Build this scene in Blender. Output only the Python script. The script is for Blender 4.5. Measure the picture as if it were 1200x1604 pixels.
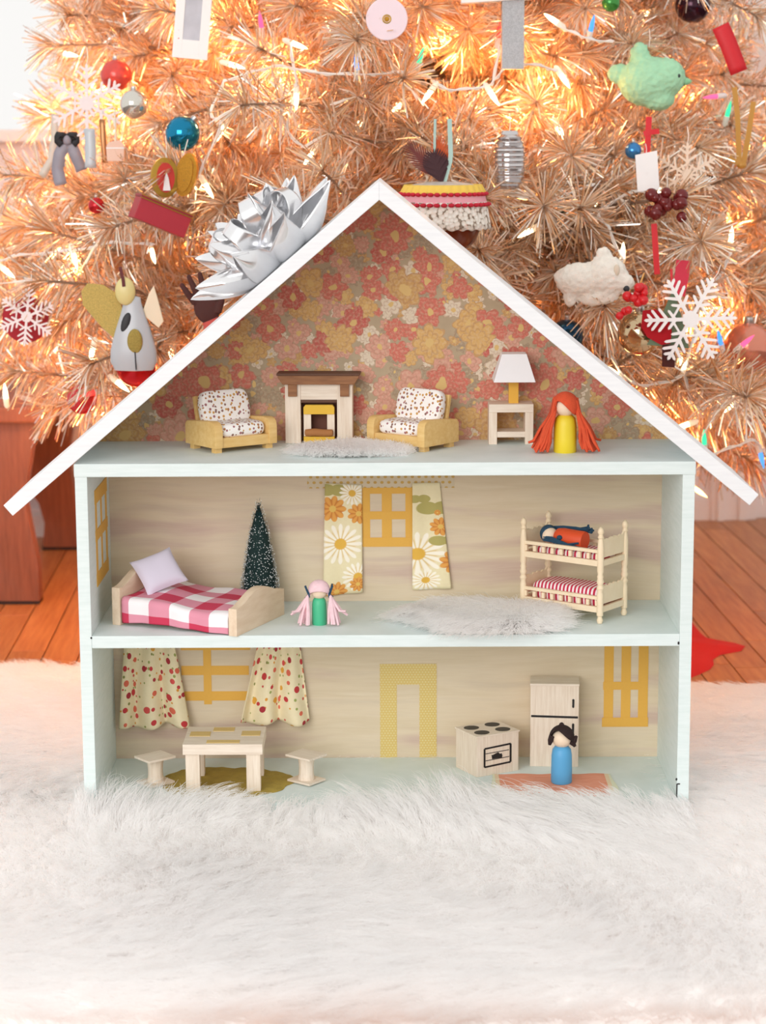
import bpy, bmesh, math, random
import numpy as np
from mathutils import Vector, Matrix
for o in list(bpy.data.objects):
    bpy.data.objects.remove(o)
sc = bpy.context.scene
col = sc.collection
PI = math.pi
# ---------------------------------------------------------------- camera
FPX = 3334.0
PITCH, YAW, ROLL = -0.1744, 0.0045, 0.0051
CAM = np.array([0.0088, -2.4387, 0.7815])
def _rot(p, y, r):
    cy, sy = math.cos(y), math.sin(y); cp, sp = math.cos(p), math.sin(p); cr, sr = math.cos(r), math.sin(r)
    return (np.array([[cy, -sy, 0], [sy, cy, 0], [0, 0, 1]]) @ np.array([[1, 0, 0], [0, cp, -sp], [0, sp, cp]])
            @ np.array([[cr, 0, sr], [0, 1, 0], [-sr, 0, cr]]))
RC = _rot(PITCH, YAW, ROLL)
cam = bpy.data.cameras.new('camera')
cam.sensor_fit = 'HORIZONTAL'; cam.sensor_width = 24.0; cam.lens = 24.0 * FPX / 1200.0
cam.clip_start = 0.05; cam.clip_end = 60
cam.dof.use_dof = True; cam.dof.focus_distance = 2.60; cam.dof.aperture_fstop = 6.3
camo = bpy.data.objects.new('camera', cam); col.objects.link(camo)
mw = Matrix.Identity(4)
for i in range(3):
    mw[i][0] = RC[i, 0]; mw[i][1] = RC[i, 2]; mw[i][2] = -RC[i, 1]; mw[i][3] = CAM[i]
camo.matrix_world = mw
sc.camera = camo
# ---------------------------------------------------------------- light
sc.view_settings.view_transform = 'Standard'; sc.view_settings.look = 'None'
sc.view_settings.gamma = 1.0; sc.view_settings.use_curve_mapping = False
sc.cycles.max_bounces = 16; sc.cycles.diffuse_bounces = 10; sc.cycles.glossy_bounces = 8; sc.cycles.transmission_bounces = 12
sc.view_settings.exposure = 0.42
wd = bpy.data.worlds.new('daylight_room'); sc.world = wd; wd.use_nodes = True
bg = wd.node_tree.nodes['Background']
bg.inputs[0].default_value = (1.0, 0.985, 0.965, 1); bg.inputs[1].default_value = 0.72
def area(name, loc, target, size, energy, color):
    l = bpy.data.lights.new(name, 'AREA'); l.shape = 'RECTANGLE'; l.size, l.size_y = size
    l.energy = energy; l.color = color
    o = bpy.data.objects.new(name, l); col.objects.link(o)
    o.location = loc
    o.rotation_euler = (Vector(target) - Vector(loc)).to_track_quat('-Z', 'Y').to_euler()
    return o
area('window_daylight', (-1.5, -3.6, 1.45), (0, 0.1, 0.3), (2.4, 1.8), 62, (1.0, 0.985, 0.97))

# ---------------------------------------------------------------- pixel helpers
def ray(px, py):
    return RC @ np.array([(px - 600) / FPX, 1.0, (802 - py) / FPX])
def PY(px, py, y):
    d = ray(px, py); return Vector(CAM + d * (y - CAM[1]) / d[1])
def PZ(px, py, z):
    d = ray(px, py); return Vector(CAM + d * (z - CAM[2]) / d[2])
# ---------------------------------------------------------------- materials
def lin(h):
    if not isinstance(h, str): return tuple(h)[:3] + (1,)
    h = h.lstrip('#'); r = []
    for i in (0, 2, 4):
        c = int(h[i:i + 2], 16) / 255
        r.append(c / 12.92 if c <= .04045 else ((c + .055) / 1.055) ** 2.4)
    return (*r, 1)
class Mt:
    def __init__(s, name, rough=.6, metal=0.0, **kw):
        s.m = bpy.data.materials.new(name); s.m.use_nodes = True
        s.t = s.m.node_tree; s.b = s.t.nodes['Principled BSDF']
        s.b.inputs['Roughness'].default_value = rough; s.b.inputs['Metallic'].default_value = metal
        for k, v in kw.items(): s.b.inputs[k.replace('_', ' ')].default_value = v
    def n(s, typ, ins=None, **at):
        nd = s.t.nodes.new('ShaderNode' + typ)
        for k, v in at.items(): setattr(nd, k, v)
        for k, v in (ins or {}).items(): s.put(nd.inputs[k], v)
        return nd
    def put(s, sock, v):
        if isinstance(v, bpy.types.NodeSocket): s.t.links.new(v, sock)
        elif isinstance(v, str): sock.default_value = lin(v)
        else: sock.default_value = v
    def co(s, kind='Object'): return s.n('TexCoord').outputs[kind]
    def mapping(s, v, sca=(1, 1, 1), loc=(0, 0, 0), rot=(0, 0, 0)):
        return s.n('Mapping', {'Vector': v, 'Scale': sca, 'Location': loc, 'Rotation': rot}).outputs[0]
    def ma(s, op, a, b=0.0, c=0.0, clamp=False):
        nd = s.n('Math', operation=op, use_clamp=clamp)
        for i, x in enumerate((a, b, c)): s.put(nd.inputs[i], x)
        return nd.outputs[0]
    def vm(s, op, a, b=(0, 0, 0)):
        nd = s.n('VectorMath', operation=op); s.put(nd.inputs[0], a); s.put(nd.inputs[1], b); return nd
    def mix(s, f, a, b):
        nd = s.n('Mix', data_type='RGBA'); s.put(nd.inputs[0], f)
        s.put(nd.inputs[6], lin(a) if isinstance(a, str) else a); s.put(nd.inputs[7], lin(b) if isinstance(b, str) else b)
        return nd.outputs[2]
    def ramp(s, f, stops, interp='LINEAR'):
        nd = s.n('ValToRGB'); cr = nd.color_ramp; cr.interpolation = interp
        while len(cr.elements) < len(stops): cr.elements.new(.5)
        for e, (p, c) in zip(cr.elements, stops): e.position = p; e.color = lin(c)
        s.put(nd.inputs[0], f); return nd.outputs[0]
    def noise(s, v, scale, detail=3.0, rough=.5):
        return s.n('TexNoise', {'Vector': v, 'Scale': scale, 'Detail': detail, 'Roughness': rough}).outputs[0]
    def less(s, a, b, soft=.02):
        nd = s.n('MapRange', {0: a, 1: b - soft, 2: b + soft, 3: 1.0, 4: 0.0}, interpolation_type='SMOOTHSTEP'); return nd.outputs[0]
    def out(s, c): s.put(s.b.inputs['Base Color'], lin(c) if isinstance(c, str) else c); return s.m
    def bump(s, h, st=.3, dist=.002):
        s.put(s.b.inputs['Normal'], s.n('Bump', {'Height': h, 'Strength': st, 'Distance': dist}).outputs[0])
    def petal(s, co2, cx, cy, R, n, depth=.25, ph=0.0):
        """normalised radius (1 at the outline) of an n-petalled flower at cx,cy, plus plain radius and angle"""
        l = s.vm('SUBTRACT', co2, (cx, cy, 0) if not isinstance(cx, bpy.types.NodeSocket) else cx).outputs[0]
        sp = s.n('SeparateXYZ', {0: l})
        a = s.ma('ARCTAN2', sp.outputs[1], sp.outputs[0]); r = s.vm('LENGTH', l).outputs['Value']
        pt = s.ma('MULTIPLY_ADD', s.ma('ABSOLUTE', s.ma('COSINE', s.ma('MULTIPLY_ADD', a, n / 2, ph))), depth, 1 - depth)
        return s.ma('DIVIDE', r, s.ma('MULTIPLY', pt, R)), s.ma('DIVIDE', r, R), a
_simple = {}
def simple(name, c, rough=.6, metal=0.0, var=.06, scale=30, bump=0.0, **kw):
    if name in _simple: return _simple[name]
    s = Mt(name, rough, metal, **kw)
    nz = s.noise(s.co(), scale, 4)
    f = s.ma('MULTIPLY_ADD', nz, 2 * var, 1 - var)
    hs = s.n('HueSaturation', {'Value': f, 'Color': lin(c)})
    s.out(hs.outputs[0])
    if bump: s.bump(s.noise(s.co(), scale * 4, 3), bump, .001)
    _simple[name] = s.m
    return s.m
def glow(name, c, strength, base='#ffffff'):
    s = Mt(name, .3)
    fr = s.n('LayerWeight', {'Blend': .4}).outputs['Facing']
    s.out(base); s.put(s.b.inputs['Emission Color'], lin(c))
    s.b.inputs['Emission Strength'].default_value = strength
    return s.m
# ---------------------------------------------------------------- mesh helpers
def T(loc=(0, 0, 0), rz=0.0, rx=0.0, ry=0.0, s=1.0):
    sv = (s, s, s) if not hasattr(s, '__len__') else s
    return Matrix.Translation(loc) @ Matrix.Rotation(rz, 4, 'Z') @ Matrix.Rotation(ry, 4, 'Y') @ Matrix.Rotation(rx, 4, 'X') @ Matrix.Diagonal((*sv, 1))
class MB:
    def __init__(s): s.v = []; s.f = []; s.uv = {}
    def add(s, vs, fs, M=None):
        b = len(s.v)
        s.v += [tuple(M @ Vector(p)) if M is not None else tuple(p) for p in vs]
        s.f += [tuple(i + b for i in f) for f in fs]
        return s
    def box(s, c, d, M=None):
        x, y, z = d[0] / 2, d[1] / 2, d[2] / 2
        vs = [(c[0] + i * x, c[1] + j * y, c[2] + k * z) for k in (-1, 1) for j in (-1, 1) for i in (-1, 1)]
        return s.add(vs, [(0, 2, 3, 1), (4, 5, 7, 6), (0, 1, 5, 4), (2, 6, 7, 3), (0, 4, 6, 2), (1, 3, 7, 5)], M)
    def b2(s, x0, x1, y0, y1, z0, z1, M=None):
        return s.box(((x0 + x1) / 2, (y0 + y1) / 2, (z0 + z1) / 2), (x1 - x0, y1 - y0, z1 - z0), M)
    def prism(s, poly, y0, y1, M=None):
        """polygon in XZ extruded along Y"""
        n = len(poly)
        ar = sum(poly[i][0] * poly[(i + 1) % n][1] - poly[(i + 1) % n][0] * poly[i][1] for i in range(n))
        if ar < 0: poly = poly[::-1]
        vs = [(x, y0, z) for x, z in poly] + [(x, y1, z) for x, z in poly]
        fs = [tuple(range(n)), tuple(range(2 * n - 1, n - 1, -1))] + [(i, n + i, n + (i + 1) % n, (i + 1) % n) for i in range(n)]
        return s.add(vs, fs, M)
    def lathe(s, prof, seg=20, M=None):
        vs = []; fs = []; rings = []
        for r, z in prof:
            if r < 1e-6: rings.append([len(vs)]); vs.append((0, 0, z))
            else:
                rings.append(list(range(len(vs), len(vs) + seg)))
                vs += [(r * math.cos(2 * PI * i / seg), r * math.sin(2 * PI * i / seg), z) for i in range(seg)]
        for a, b in zip(rings, rings[1:]):
            for i in range(seg):
                j = (i + 1) % seg
                if len(a) == 1 and len(b) == 1: continue
                if len(a) == 1: fs.append((a[0], b[j], b[i]))
                elif len(b) == 1: fs.append((a[i], a[j], b[0]))
                else: fs.append((a[i], a[j], b[j], b[i]))
        if len(rings[0]) > 1: fs.append(tuple(rings[0][::-1]))
        if len(rings[-1]) > 1: fs.append(tuple(rings[-1]))
        return s.add(vs, fs, M)
    def ball(s, c, r, seg=20, rings=12, M=None):
        r = (r, r, r) if not hasattr(r, '__len__') else r
        pr = [(math.sin(PI * i / rings), -math.cos(PI * i / rings)) for i in range(rings + 1)]
        pr[0] = (0, -1); pr[-1] = (0, 1)
        m = Matrix.Translation(c) @ Matrix.Diagonal((*r, 1))
        return s.lathe(pr, seg, m if M is None else M @ m)
    def tube(s, pts, r, seg=6, M=None, cap=True):
        pts = [Vector(p) for p in pts]; n = len(pts)
        rr = [r] * n if not hasattr(r, '__len__') else r
        vs = []; fs = []; up = None
        for i, p in enumerate(pts):
            t = (pts[min(i + 1, n - 1)] - pts[max(i - 1, 0)])
            t = t.normalized() if t.length > 1e-9 else Vector((0, 0, 1))
            if up is None: up = t.orthogonal().normalized()
            up = (up - t * up.dot(t)); up = up.normalized() if up.length > 1e-6 else t.orthogonal().normalized()
            w = t.cross(up)
            vs += [tuple(p + (up * math.cos(2 * PI * k / seg) + w * math.sin(2 * PI * k / seg)) * rr[i]) for k in range(seg)]
        for i in range(n - 1):
            for k in range(seg):
                l = (k + 1) % seg
                fs.append((i * seg + k, i * seg + l, (i + 1) * seg + l, (i + 1) * seg + k))
        if cap: fs += [tuple(range(seg))[::-1], tuple(range((n - 1) * seg, n * seg))]
        return s.add(vs, fs, M)
    def grid(s, fn, nu, nv, uvf=None, M=None):
        b = len(s.v); fb = len(s.f)
        vs = [fn(i / nu, j / nv) for j in range(nv + 1) for i in range(nu + 1)]
        fs = [(j * (nu + 1) + i, j * (nu + 1) + i + 1, (j + 1) * (nu + 1) + i + 1, (j + 1) * (nu + 1) + i) for j in range(nv) for i in range(nu)]
        s.add(vs, fs, M)
        if uvf:
            for j in range(nv + 1):
                for i in range(nu + 1): s.uv[b + j * (nu + 1) + i] = uvf(i / nu, j / nv)
        return s
    def build(s, name, mat, parent=None, bevel=0.0, smooth=0.0, loc=None, solid=0.0, kind=None, sub=0, label=None, fix=False):
        me = bpy.data.meshes.new(name); me.from_pydata(s.v, [], s.f)
        if s.uv:
            ul = me.uv_layers.new(name='UVMap')
            for l in me.loops: ul.data[l.index].uv = s.uv.get(l.vertex_index, (0, 0))
        if bevel or fix:
            bm = bmesh.new(); bm.from_mesh(me)
            if fix: bmesh.ops.recalc_face_normals(bm, faces=bm.faces)
            if bevel:
                es = [e for e in bm.edges if len(e.link_faces) == 2 and e.calc_face_angle(0) > .6]
                bmesh.ops.bevel(bm, geom=es, offset=bevel, segments=2, profile=.7, affect='EDGES', clamp_overlap=True)
            bm.to_mesh(me); bm.free()
        me.validate()
        if smooth:
            me.shade_smooth(); me.set_sharp_from_angle(angle=math.radians(smooth))
        if mat: me.materials.append(mat)
        o = bpy.data.objects.new(name, me); col.objects.link(o)
        if parent is not None: o.parent = parent
        if loc is not None: o.location = loc
        if solid:
            md = o.modifiers.new('thickness', 'SOLIDIFY'); md.thickness = solid; md.offset = 0
        if sub:
            md = o.modifiers.new('smooth', 'SUBSURF'); md.levels = sub; md.render_levels = sub
        if kind: o['kind'] = kind
        if label: o['label'] = label
        return o
def tag(o, label, cat, group=None):
    o['label'] = label; o['category'] = cat
    if group: o['group'] = group
    return o
def thing(name, label, cat, loc=(0, 0, 0), rz=0.0, group=None, rx=0.0, ry=0.0, s=1.0):
    o = bpy.data.objects.new(name, None); col.objects.link(o); o.empty_display_size = .02
    o.location = loc; o.rotation_euler = (rx, ry, rz); o.scale = (s, s, s)
    return tag(o, label, cat, group)
def struct(o): o['kind'] = 'structure'; return o
def copy_tree(o, parent=None):
    c = o.copy(); col.objects.link(c); c.parent = parent
    for ch in list(o.children): copy_tree(ch, c)
    return c
def smoothstep(a, b, x):
    t = np.clip((x - a) / (b - a), 0, 1); return t * t * (3 - 2 * t)
def fur(name, roots, comb, lens, lift, mat, parent, cell, clump=.6, npts=6, rad=.00035, seed=1, surf=None):
    """hair strands: roots Nx3, comb Nx2 lean, lens N, lift N"""
    rng = np.random.default_rng(seed); N = len(roots)
    t = np.linspace(0, 1, npts)[None, :, None]
    cb = comb + rng.normal(0, .16, comb.shape)
    side = np.stack([cb[:, 0], cb[:, 1], np.zeros(N)], 1)[:, None, :]
    up = np.array([0, 0, 1.0])[None, None, :] * lift[:, None, None]
    def path(r, sd, u, L): return r[:, None, :] + L[:, None, None] * (u * (t - .45 * t * t) + sd * (.35 * t + .65 * t * t))
    p = path(roots, side, up, lens)
    # clumps: strands gather toward the tip of their cell's leader
    key = np.floor(roots[:, :2] / cell + .5 + .35 * np.sin(roots[:, 1::-1] / cell * 1.7)).astype(np.int64)
    kid = key[:, 0] * 100003 + key[:, 1]
    u_, first, inv = np.unique(kid, return_index=True, return_inverse=True)
    lead = p[first][inv]
    k = (clump * rng.uniform(.45, 1.1, N))[:, None, None] * t ** 1.2
    p = p * (1 - k) + lead * k
    wob = rng.normal(0, 1, (N, 1, 3)) * .0022 * np.sin(t * 7 + rng.uniform(0, 6, (N, 1, 1))) * t
    p = p + wob
    hc = bpy.data.hair_curves.new(name); hc.add_curves([npts] * N)
    hc.attributes['position'].data.foreach_set('vector', p.astype(np.float32).ravel())
    ra = hc.attributes.get('radius') or hc.attributes.new('radius', 'FLOAT', 'POINT')
    rr = (rad * (1 - .8 * t[..., 0] ** 2)) * np.ones((N, 1))
    ra.data.foreach_set('value', rr.astype(np.float32).ravel())
    hc.materials.append(mat)
    o = bpy.data.objects.new(name, hc); col.objects.link(o); o.parent = parent; o['kind'] = 'stuff'
    return o
# ================================================================ shared materials
FLOOR = -0.04
D, HW, HI = 0.1882, 0.36, 0.3457
Z1, Z1B, Z2, Z2B = 0.2048, 0.1902, 0.4097, 0.3945
def m_paint(name, c, c2):
    s = Mt(name, .55); co = s.co()
    n1 = s.noise(s.mapping(co, (3, 3, 30)), 9, 5); n2 = s.noise(co, 260, 2)
    s.out(s.mix(s.ramp(n1, [(.35, '000000'), (.75, 'ffffff')]), c, c2)); s.bump(s.ma('ADD', n1, s.ma('MULTIPLY', n2, .3)), .12, .001)
    return s.m
M_mint = m_paint('mint_paint', '#dee9e8', '#d4e1df')
M_white = m_paint('white_paint', '#eceef0', '#e4e6e9')
def m_ply():
    s = Mt('whitewashed_plywood', .7); co = s.co()
    w = s.n('TexNoise', {'Vector': co, 'Scale': 4.0, 'Detail': 2.0}).outputs[1]
    v = s.vm('ADD', co, s.vm('MULTIPLY', w, (.02, 0, .028)).outputs[0]).outputs[0]
    g = s.noise(s.mapping(v, (1.5, 1, 17)), 3.0, 4, .5)
    fine = s.noise(s.mapping(v, (8, 1, 260)), 4, 3)
    base = s.ramp(g, [(.30, '#d2c1a8'), (.45, '#dccbb0'), (.58, '#d6c4a7'), (.72, '#dfd0b7')])
    pink = s.noise(s.mapping(v, (1.5, 1, 13), (3.1, 0, .7)), 2.4, 3)
    c = s.mix(s.ma('MULTIPLY', s.ramp(pink, [(.52, '000000'), (.66, 'ffffff')]), .62), base, '#bf9f98')
    c = s.mix(s.ma('MULTIPLY', s.ramp(fine, [(.45, '000000'), (.8, 'ffffff')]), .22), c, '#e6dcc9')
    s.bump(fine, .1, .001); return s.out(c)
M_ply = m_ply()
def m_wallpaper():
    s = Mt('floral_wallpaper', .75); co = s.co()
    sp = s.n('SeparateXYZ', {0: co}); xz = s.n('CombineXYZ', {0: sp.outputs[0], 1: sp.outputs[2], 2: 0.0}).outputs[0]
    col_ = s.mix(s.noise(xz, 60, 3), '#bda98c', '#a8967a')
    def layer(c, scale, R, n, stops, off, depth, keep, line='#a87a5e', lw=.10):
        p = s.mapping(xz, (scale, scale, scale), off)
        jw = s.n('TexNoise', {'Vector': p, 'Scale': 2.2, 'Detail': 3.0}).outputs[1]
        p = s.vm('ADD', p, s.vm('MULTIPLY', s.vm('SUBTRACT', jw, (.5, .5, .5)).outputs[0], (.34, .34, 0)).outputs[0]).outputs[0]
        v = s.n('TexVoronoi', {'Vector': p, 'Scale': 1.0, 'Randomness': .85}, voronoi_dimensions='2D')
        rnd = s.n('SeparateColor', {0: v.outputs['Color']})
        e, r, a = s.petal(p, v.outputs['Position'], 0, R, n, depth, 0.0); szr = s.ma('MULTIPLY_ADD', rnd.outputs[2], -.35, 1.18); e = s.ma('MULTIPLY', e, szr)
        m = s.ma('MULTIPLY', s.less(e, 1.0, .03), s.ma('LESS_THAN', rnd.outputs[1], keep))
        fc = s.ramp(rnd.outputs[0], stops, 'CONSTANT')
        # petal ribs, centre and outline
        rib = s.ma('POWER', s.ma('ABSOLUTE', s.ma('SINE', s.ma('MULTIPLY', a, n / 2))), 12.0)
        fc = s.mix(s.ma('MULTIPLY', rib, .22), fc, line); fc = s.mix(s.ma('MULTIPLY', s.ramp(s.noise(xz, 300, 3), [(.45, '000000'), (.62, 'ffffff')]), .28), fc, '#ddc9ac')
        ring = s.ma('MULTIPLY', s.less(s.ma('ABSOLUTE', s.ma('SUBTRACT', e, .58)), .05, .03), .35)
        fc = s.mix(ring, fc, line)
        fc = s.mix(s.ma('MULTIPLY', s.less(r, .24, .03), s.ma('GREATER_THAN', rnd.outputs[2], .35)), fc, '#d9b878')
        fc = s.mix(s.ma('MULTIPLY', s.ma('GREATER_THAN', e, 1 - lw), .40), fc, line)
        return s.mix(m, c, fc)
    cor, cor2, pin, yel, yel2, tau, crm = '#cd7060', '#c26055', '#d29a86', '#d3a968', '#c99e62', '#a39279', '#dccdb6'
    col_ = layer(col_, 62, .46, 5, [(0, tau), (.25, pin), (.5, crm), (.72, yel2), (.88, cor)], (3.3, 1.2, 0), .45, .97)
    col_ = layer(col_, 38, .50, 7, [(0, tau), (.24, pin), (.44, yel), (.60, crm), (.74, cor)], (9.3, 5.2, 0), .3, .92)
    col_ = layer(col_, 31, .40, 12, [(0, pin), (.3, tau), (.5, cor), (.7, yel2), (.85, pin)], (2.1, 8.8, 0), .22, .6)
    col_ = layer(col_, 26, .44, 6, [(0, cor), (.30, yel), (.50, pin), (.68, tau), (.80, cor2)], (1.7, 7.4, 0), .32, .74)
    col_ = layer(col_, 17, .42, 8, [(0, yel), (.36, cor), (.60, yel2), (.76, pin)], (4.15, 2.75, 0), .28, .46)
    return s.out(col_)
M_wallp = m_wallpaper()
def m_wood(name, c1, c2, sx=(3, 3, 40), scale=6, rough=.6, rnd=0.0):
    s = Mt(name, rough); co = s.co()
    if rnd:
        r = s.n('ObjectInfo').outputs['Random']
        co = s.vm('ADD', co, s.n('CombineXYZ', {0: s.ma('MULTIPLY', r, 7.0), 1: s.ma('MULTIPLY', r, 13.0), 2: r}).outputs[0]).outputs[0]
    n1 = s.noise(s.mapping(co, sx), scale, 5, .6)
    c = s.ramp(n1, [(.3, c1), (.7, c2)])
    if rnd: c = s.n('HueSaturation', {'Color': c, 'Value': s.ma('MULTIPLY_ADD', r, rnd * 2, 1 - rnd)}).outputs[0]
    s.bump(n1, .12, .001); return s.out(c)
M_pale = m_wood('pale_balsa_wood', '#dcc9b4', '#efe1d0', (60, 60, 4))
M_paleh = m_wood('pale_balsa_wood_across', '#dccab6', '#efe2d2', (4, 60, 60))
M_birch = m_wood('birch_wood', '#dcc3a6', '#ead6bd', (30, 4, 20))
M_honey = m_wood('honey_maple', '#d9b06a', '#e6c585', (6, 30, 30))
M_walnut = m_wood('walnut_stain', '#7b4d2c', '#9d6b42', (6, 40, 40))
M_walnutd = simple('walnut_edge', '#5b3722', .6)
M_cream = m_wood('cream_plastic_wood', '#ecd6b4', '#f3e0c2', (3, 3, 3), 20)
M_black = simple('black_marker', '#191616', .5)
M_ochre = None
def m_tape(name, c, alpha=1.0, dots=None):
    s = Mt(name, .55); co = s.co('Object')
    n = s.noise(co, 400, 2); cc = s.mix(n, c, s.n('HueSaturation', {'Color': lin(c), 'Value': .93}).outputs[0])
    if dots:
        sp = s.n('SeparateXYZ', {0: co}); k = dots[0]
        row = s.ma('FLOOR', s.ma('MULTIPLY', sp.outputs[2], k * 1.2))
        u = s.ma('FRACT', s.ma('ADD', s.ma('MULTIPLY', sp.outputs[0], k), s.ma('MULTIPLY', row, .5)))
        v = s.ma('FRACT', s.ma('MULTIPLY', sp.outputs[2], k * 1.2))
        dx = s.ma('SUBTRACT', u, .5); dy = s.ma('SUBTRACT', v, .5)
        r = s.ma('SQRT', s.ma('ADD', s.ma('MULTIPLY', dx, dx), s.ma('MULTIPLY', dy, dy)))
        cc = s.mix(s.less(r, dots[1], .05), cc, dots[2])
    s.out(cc); s.b.inputs['Alpha'].default_value = alpha
    return s.m
M_tape = m_tape('mustard_tape', '#e6b048')
M_tapedoor = m_tape('pale_yellow_dotted_tape', '#e4c777', .9, (260, .26, '#e8d9a0'))
M_tapedot = m_tape('polka_dot_tape', '#e3d3b6', .85, (118, .25, '#d3ab58'))

# ================================================================ room shell
WROT = math.radians(6.5)
WM = T((0, 2.035, 0), WROT)
M_wall = simple('white_wall_paint', '#efe8ea', .8, var=.02, scale=6)
M_trim = simple('white_trim_gloss', '#efe6e4', .4, var=.02)
m = MB()
for a in [(-3.2, -1.75, FLOOR, 2.6), (-1.75, -.36, FLOOR, .80), (-1.75, -.36, 2.1, 2.6), (-.36, .80, FLOOR, 2.6), (.80, 1.75, 2.05, 2.6), (1.75, 3.2, FLOOR, 2.6)]:
    m.b2(a[0], a[1], 0, .12, a[2], a[3], WM)
wall = struct(m.build('wall_back', M_wall))
m = MB(); m.b2(-3.2, .70, -.014, 0, FLOOR, .008, WM); m.prism([(-3.2, .008), (.70, .008), (.70, .016), (-3.2, .016)], -.008, 0, WM); m.b2(1.85, 3.2, -.014, 0, FLOOR, .016, WM)
struct(m.build('baseboard_back', M_trim, bevel=.002))
w = thing('window_1', 'x', 'x'); del w['label'], w['category']; struct(w)
m = MB()
for a in [(-1.81, -1.73, .76, 2.14), (-.38, -.30, .76, 2.14), (-1.73, -.38, 2.08, 2.16)]: m.b2(a[0], a[1], -.02, .10, a[2], a[3], WM)
m.build('window_frame', M_trim, w, bevel=.003)
m = MB(); m.b2(-1.9, -.24, -.06, .12, .775, .80, WM); m.build('window_sill', M_trim, w, bevel=.004)
m = MB(); m.b2(-1.73, -.38, .05, .08, 1.42, 1.46, WM); m.build('glazing_bar', M_trim, w, bevel=.003)
M_glass = Mt('window_glass', .02, Transmission_Weight=1.0, IOR=1.02).out('#ffffff')
for z0, z1 in ((.80, 1.42), (1.46, 2.08)):
    m = MB(); m.b2(-1.73, -.38, .06, .064, z0, z1, WM); m.build('pane', M_glass, w)
dr = thing('door_1', 'x', 'x'); del dr['label'], dr['category']; struct(dr)
m = MB(); m.b2(.86, 1.69, .03, .07, FLOOR, 2.05, WM); m.build('door_leaf', M_trim, dr, bevel=.003)
for x0, x1 in ((.70, .80), (1.75, 1.85)):
    m = MB(); m.b2(x0, x1, -.02, 0, FLOOR, 2.10, WM); m.b2(x0 + .012, x0 + .028, -.028, -.02, FLOOR, 2.10, WM); m.b2(x0 + .06, x0 + .08, -.026, -.02, FLOOR, 2.10, WM)
    m.b2(x0 + (.08 if x0 < 1 else 0), x0 + (.16 if x0 < 1 else .02), 0, .1, FLOOR, 2.05, WM)
    m.build('door_casing', M_trim, dr, bevel=.002)
# floor with boards
M_gap = simple('floor_gap', '#4a2a18', .8)
M_plank = m_wood('oak_floorboard', '#a8643a', '#c58652', (26, 1.6, 1), 5, .38, .14)
m = MB(); m.b2(-3.2, 3.2, -3.4, 2.6, FLOOR - .05, FLOOR - .004)
fl = struct(m.build('floor', M_gap))
random.seed(5)
FM = T((0, .7, 0), math.radians(2.5))
pm = {}
for L in (.5, .7, .9, 1.1):
    m = MB(); m.b2(-.0277, .0277, 0, L - .0015, -.012, 0)
    pm[L] = m.build('plank', M_plank, fl, bevel=.0008)
first = dict(pm)
for i in range(-22, 23):
    y = -1.55 - random.random() * .5
    while y < 1.35:
        L = random.choice(list(pm))
        if first.get(L) is not None: o = first[L]; first[L] = None
        else: o = pm[L].copy(); col.objects.link(o)
        o.matrix_local = FM @ T((i * .0575, y, FLOOR))
        y += L
# ================================================================ big fur rug
def m_fur(name, c1, c2):
    s = Mt(name, .75); r = s.n('HairInfo').outputs['Random']
    s.out(s.mix(r, c1, c2))
    s.b.inputs['Subsurface Weight'].default_value = 0.0
    tr = s.n('BsdfTranslucent', {0: s.mix(r, c1, c2)}); mx = s.n('MixShader', {0: .62, 1: s.b.outputs[0], 2: tr.outputs[0]})
    s.t.links.new(mx.outputs[0], s.t.nodes['Material Output'].inputs[0])
    return s.m
M_fur = m_fur('white_faux_fur', '#fbf9f8', '#ffffff')
M_furbase = simple('fur_backing', '#f1eeec', .9, var=.03)
RX0, RX1, RYF = -.86, .84, -.562
def rug_back(x): return .665 - .13 * x
rug = thing('fur_rug', 'large white long-pile faux fur rug under the wooden dollhouse', 'rug', (0, 0, FLOOR))
m = MB()
def rugf(u, v):
    x = RX0 + (RX1 - RX0) * u; y = RYF + (rug_back(x) - RYF) * v
    e = min(1, min(u, 1 - u) * 40, min(v, 1 - v) * 30)
    return (x, y, .0252 * e ** .5 + (.0005 if e > 0 else 0))
m.grid(rugf, 60, 50)
m.add([(RX0, RYF, 0), (RX1, RYF, 0), (RX1, rug_back(RX1), 0), (RX0, rug_back(RX0), 0)], [(3, 2, 1, 0)])
m.build('rug_backing', M_furbase, rug, smooth=60)
rng = np.random.default_rng(7)
N = 330000
x = rng.uniform(RX0, RX1, N); v = rng.uniform(0, 1, N) ** .9
y = RYF + (rug_back(x) - RYF) * v
ok = ~((np.abs(x) < .362) & (y > -.003) & (y < .2)); x, y = x[ok], y[ok]
ang = 2.0 * np.sin(x * 3.1 + 1.3 * y) + 1.6 * np.sin(y * 5.3 - 2.1 * x + 1.0) + .9 * np.sin(x * 9 + y * 7)
cx = -.42 + .42 * np.cos(ang); cy = -.40 + .38 * np.sin(ang)
nf = smoothstep(-.16, -.02, y) * (y < 0) * (np.abs(x) < .365)
tx = np.where(x > -.05, -.52, .30) + .25 * np.sin(x * 23); ty = .40 + .25 * np.sin(x * 17 + 1)
cx = cx * (1 - nf) + tx * nf; cy = cy * (1 - nf) + ty * nf
bk = smoothstep(-.2, -.03, y - rug_back(x)); cy = cy * (1 - bk) + (.45 + .2 * np.sin(x * 31)) * bk
ln = rng.uniform(.042, .080, len(x)) * (.88 + .2 * np.sin(x * 13 + y * 9)) * (1 + .05 * nf)
lf = rng.uniform(.28, .58, len(x)) + .64 * nf * rng.uniform(.5, 1.1, len(x))
e = np.minimum(1, np.minimum(np.minimum(x - RX0, RX1 - x) * 24, np.minimum(y - RYF, rug_back(x) - y) * 22))
z = .0245 * np.sqrt(np.clip(e, 0, 1)) - .002
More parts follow.
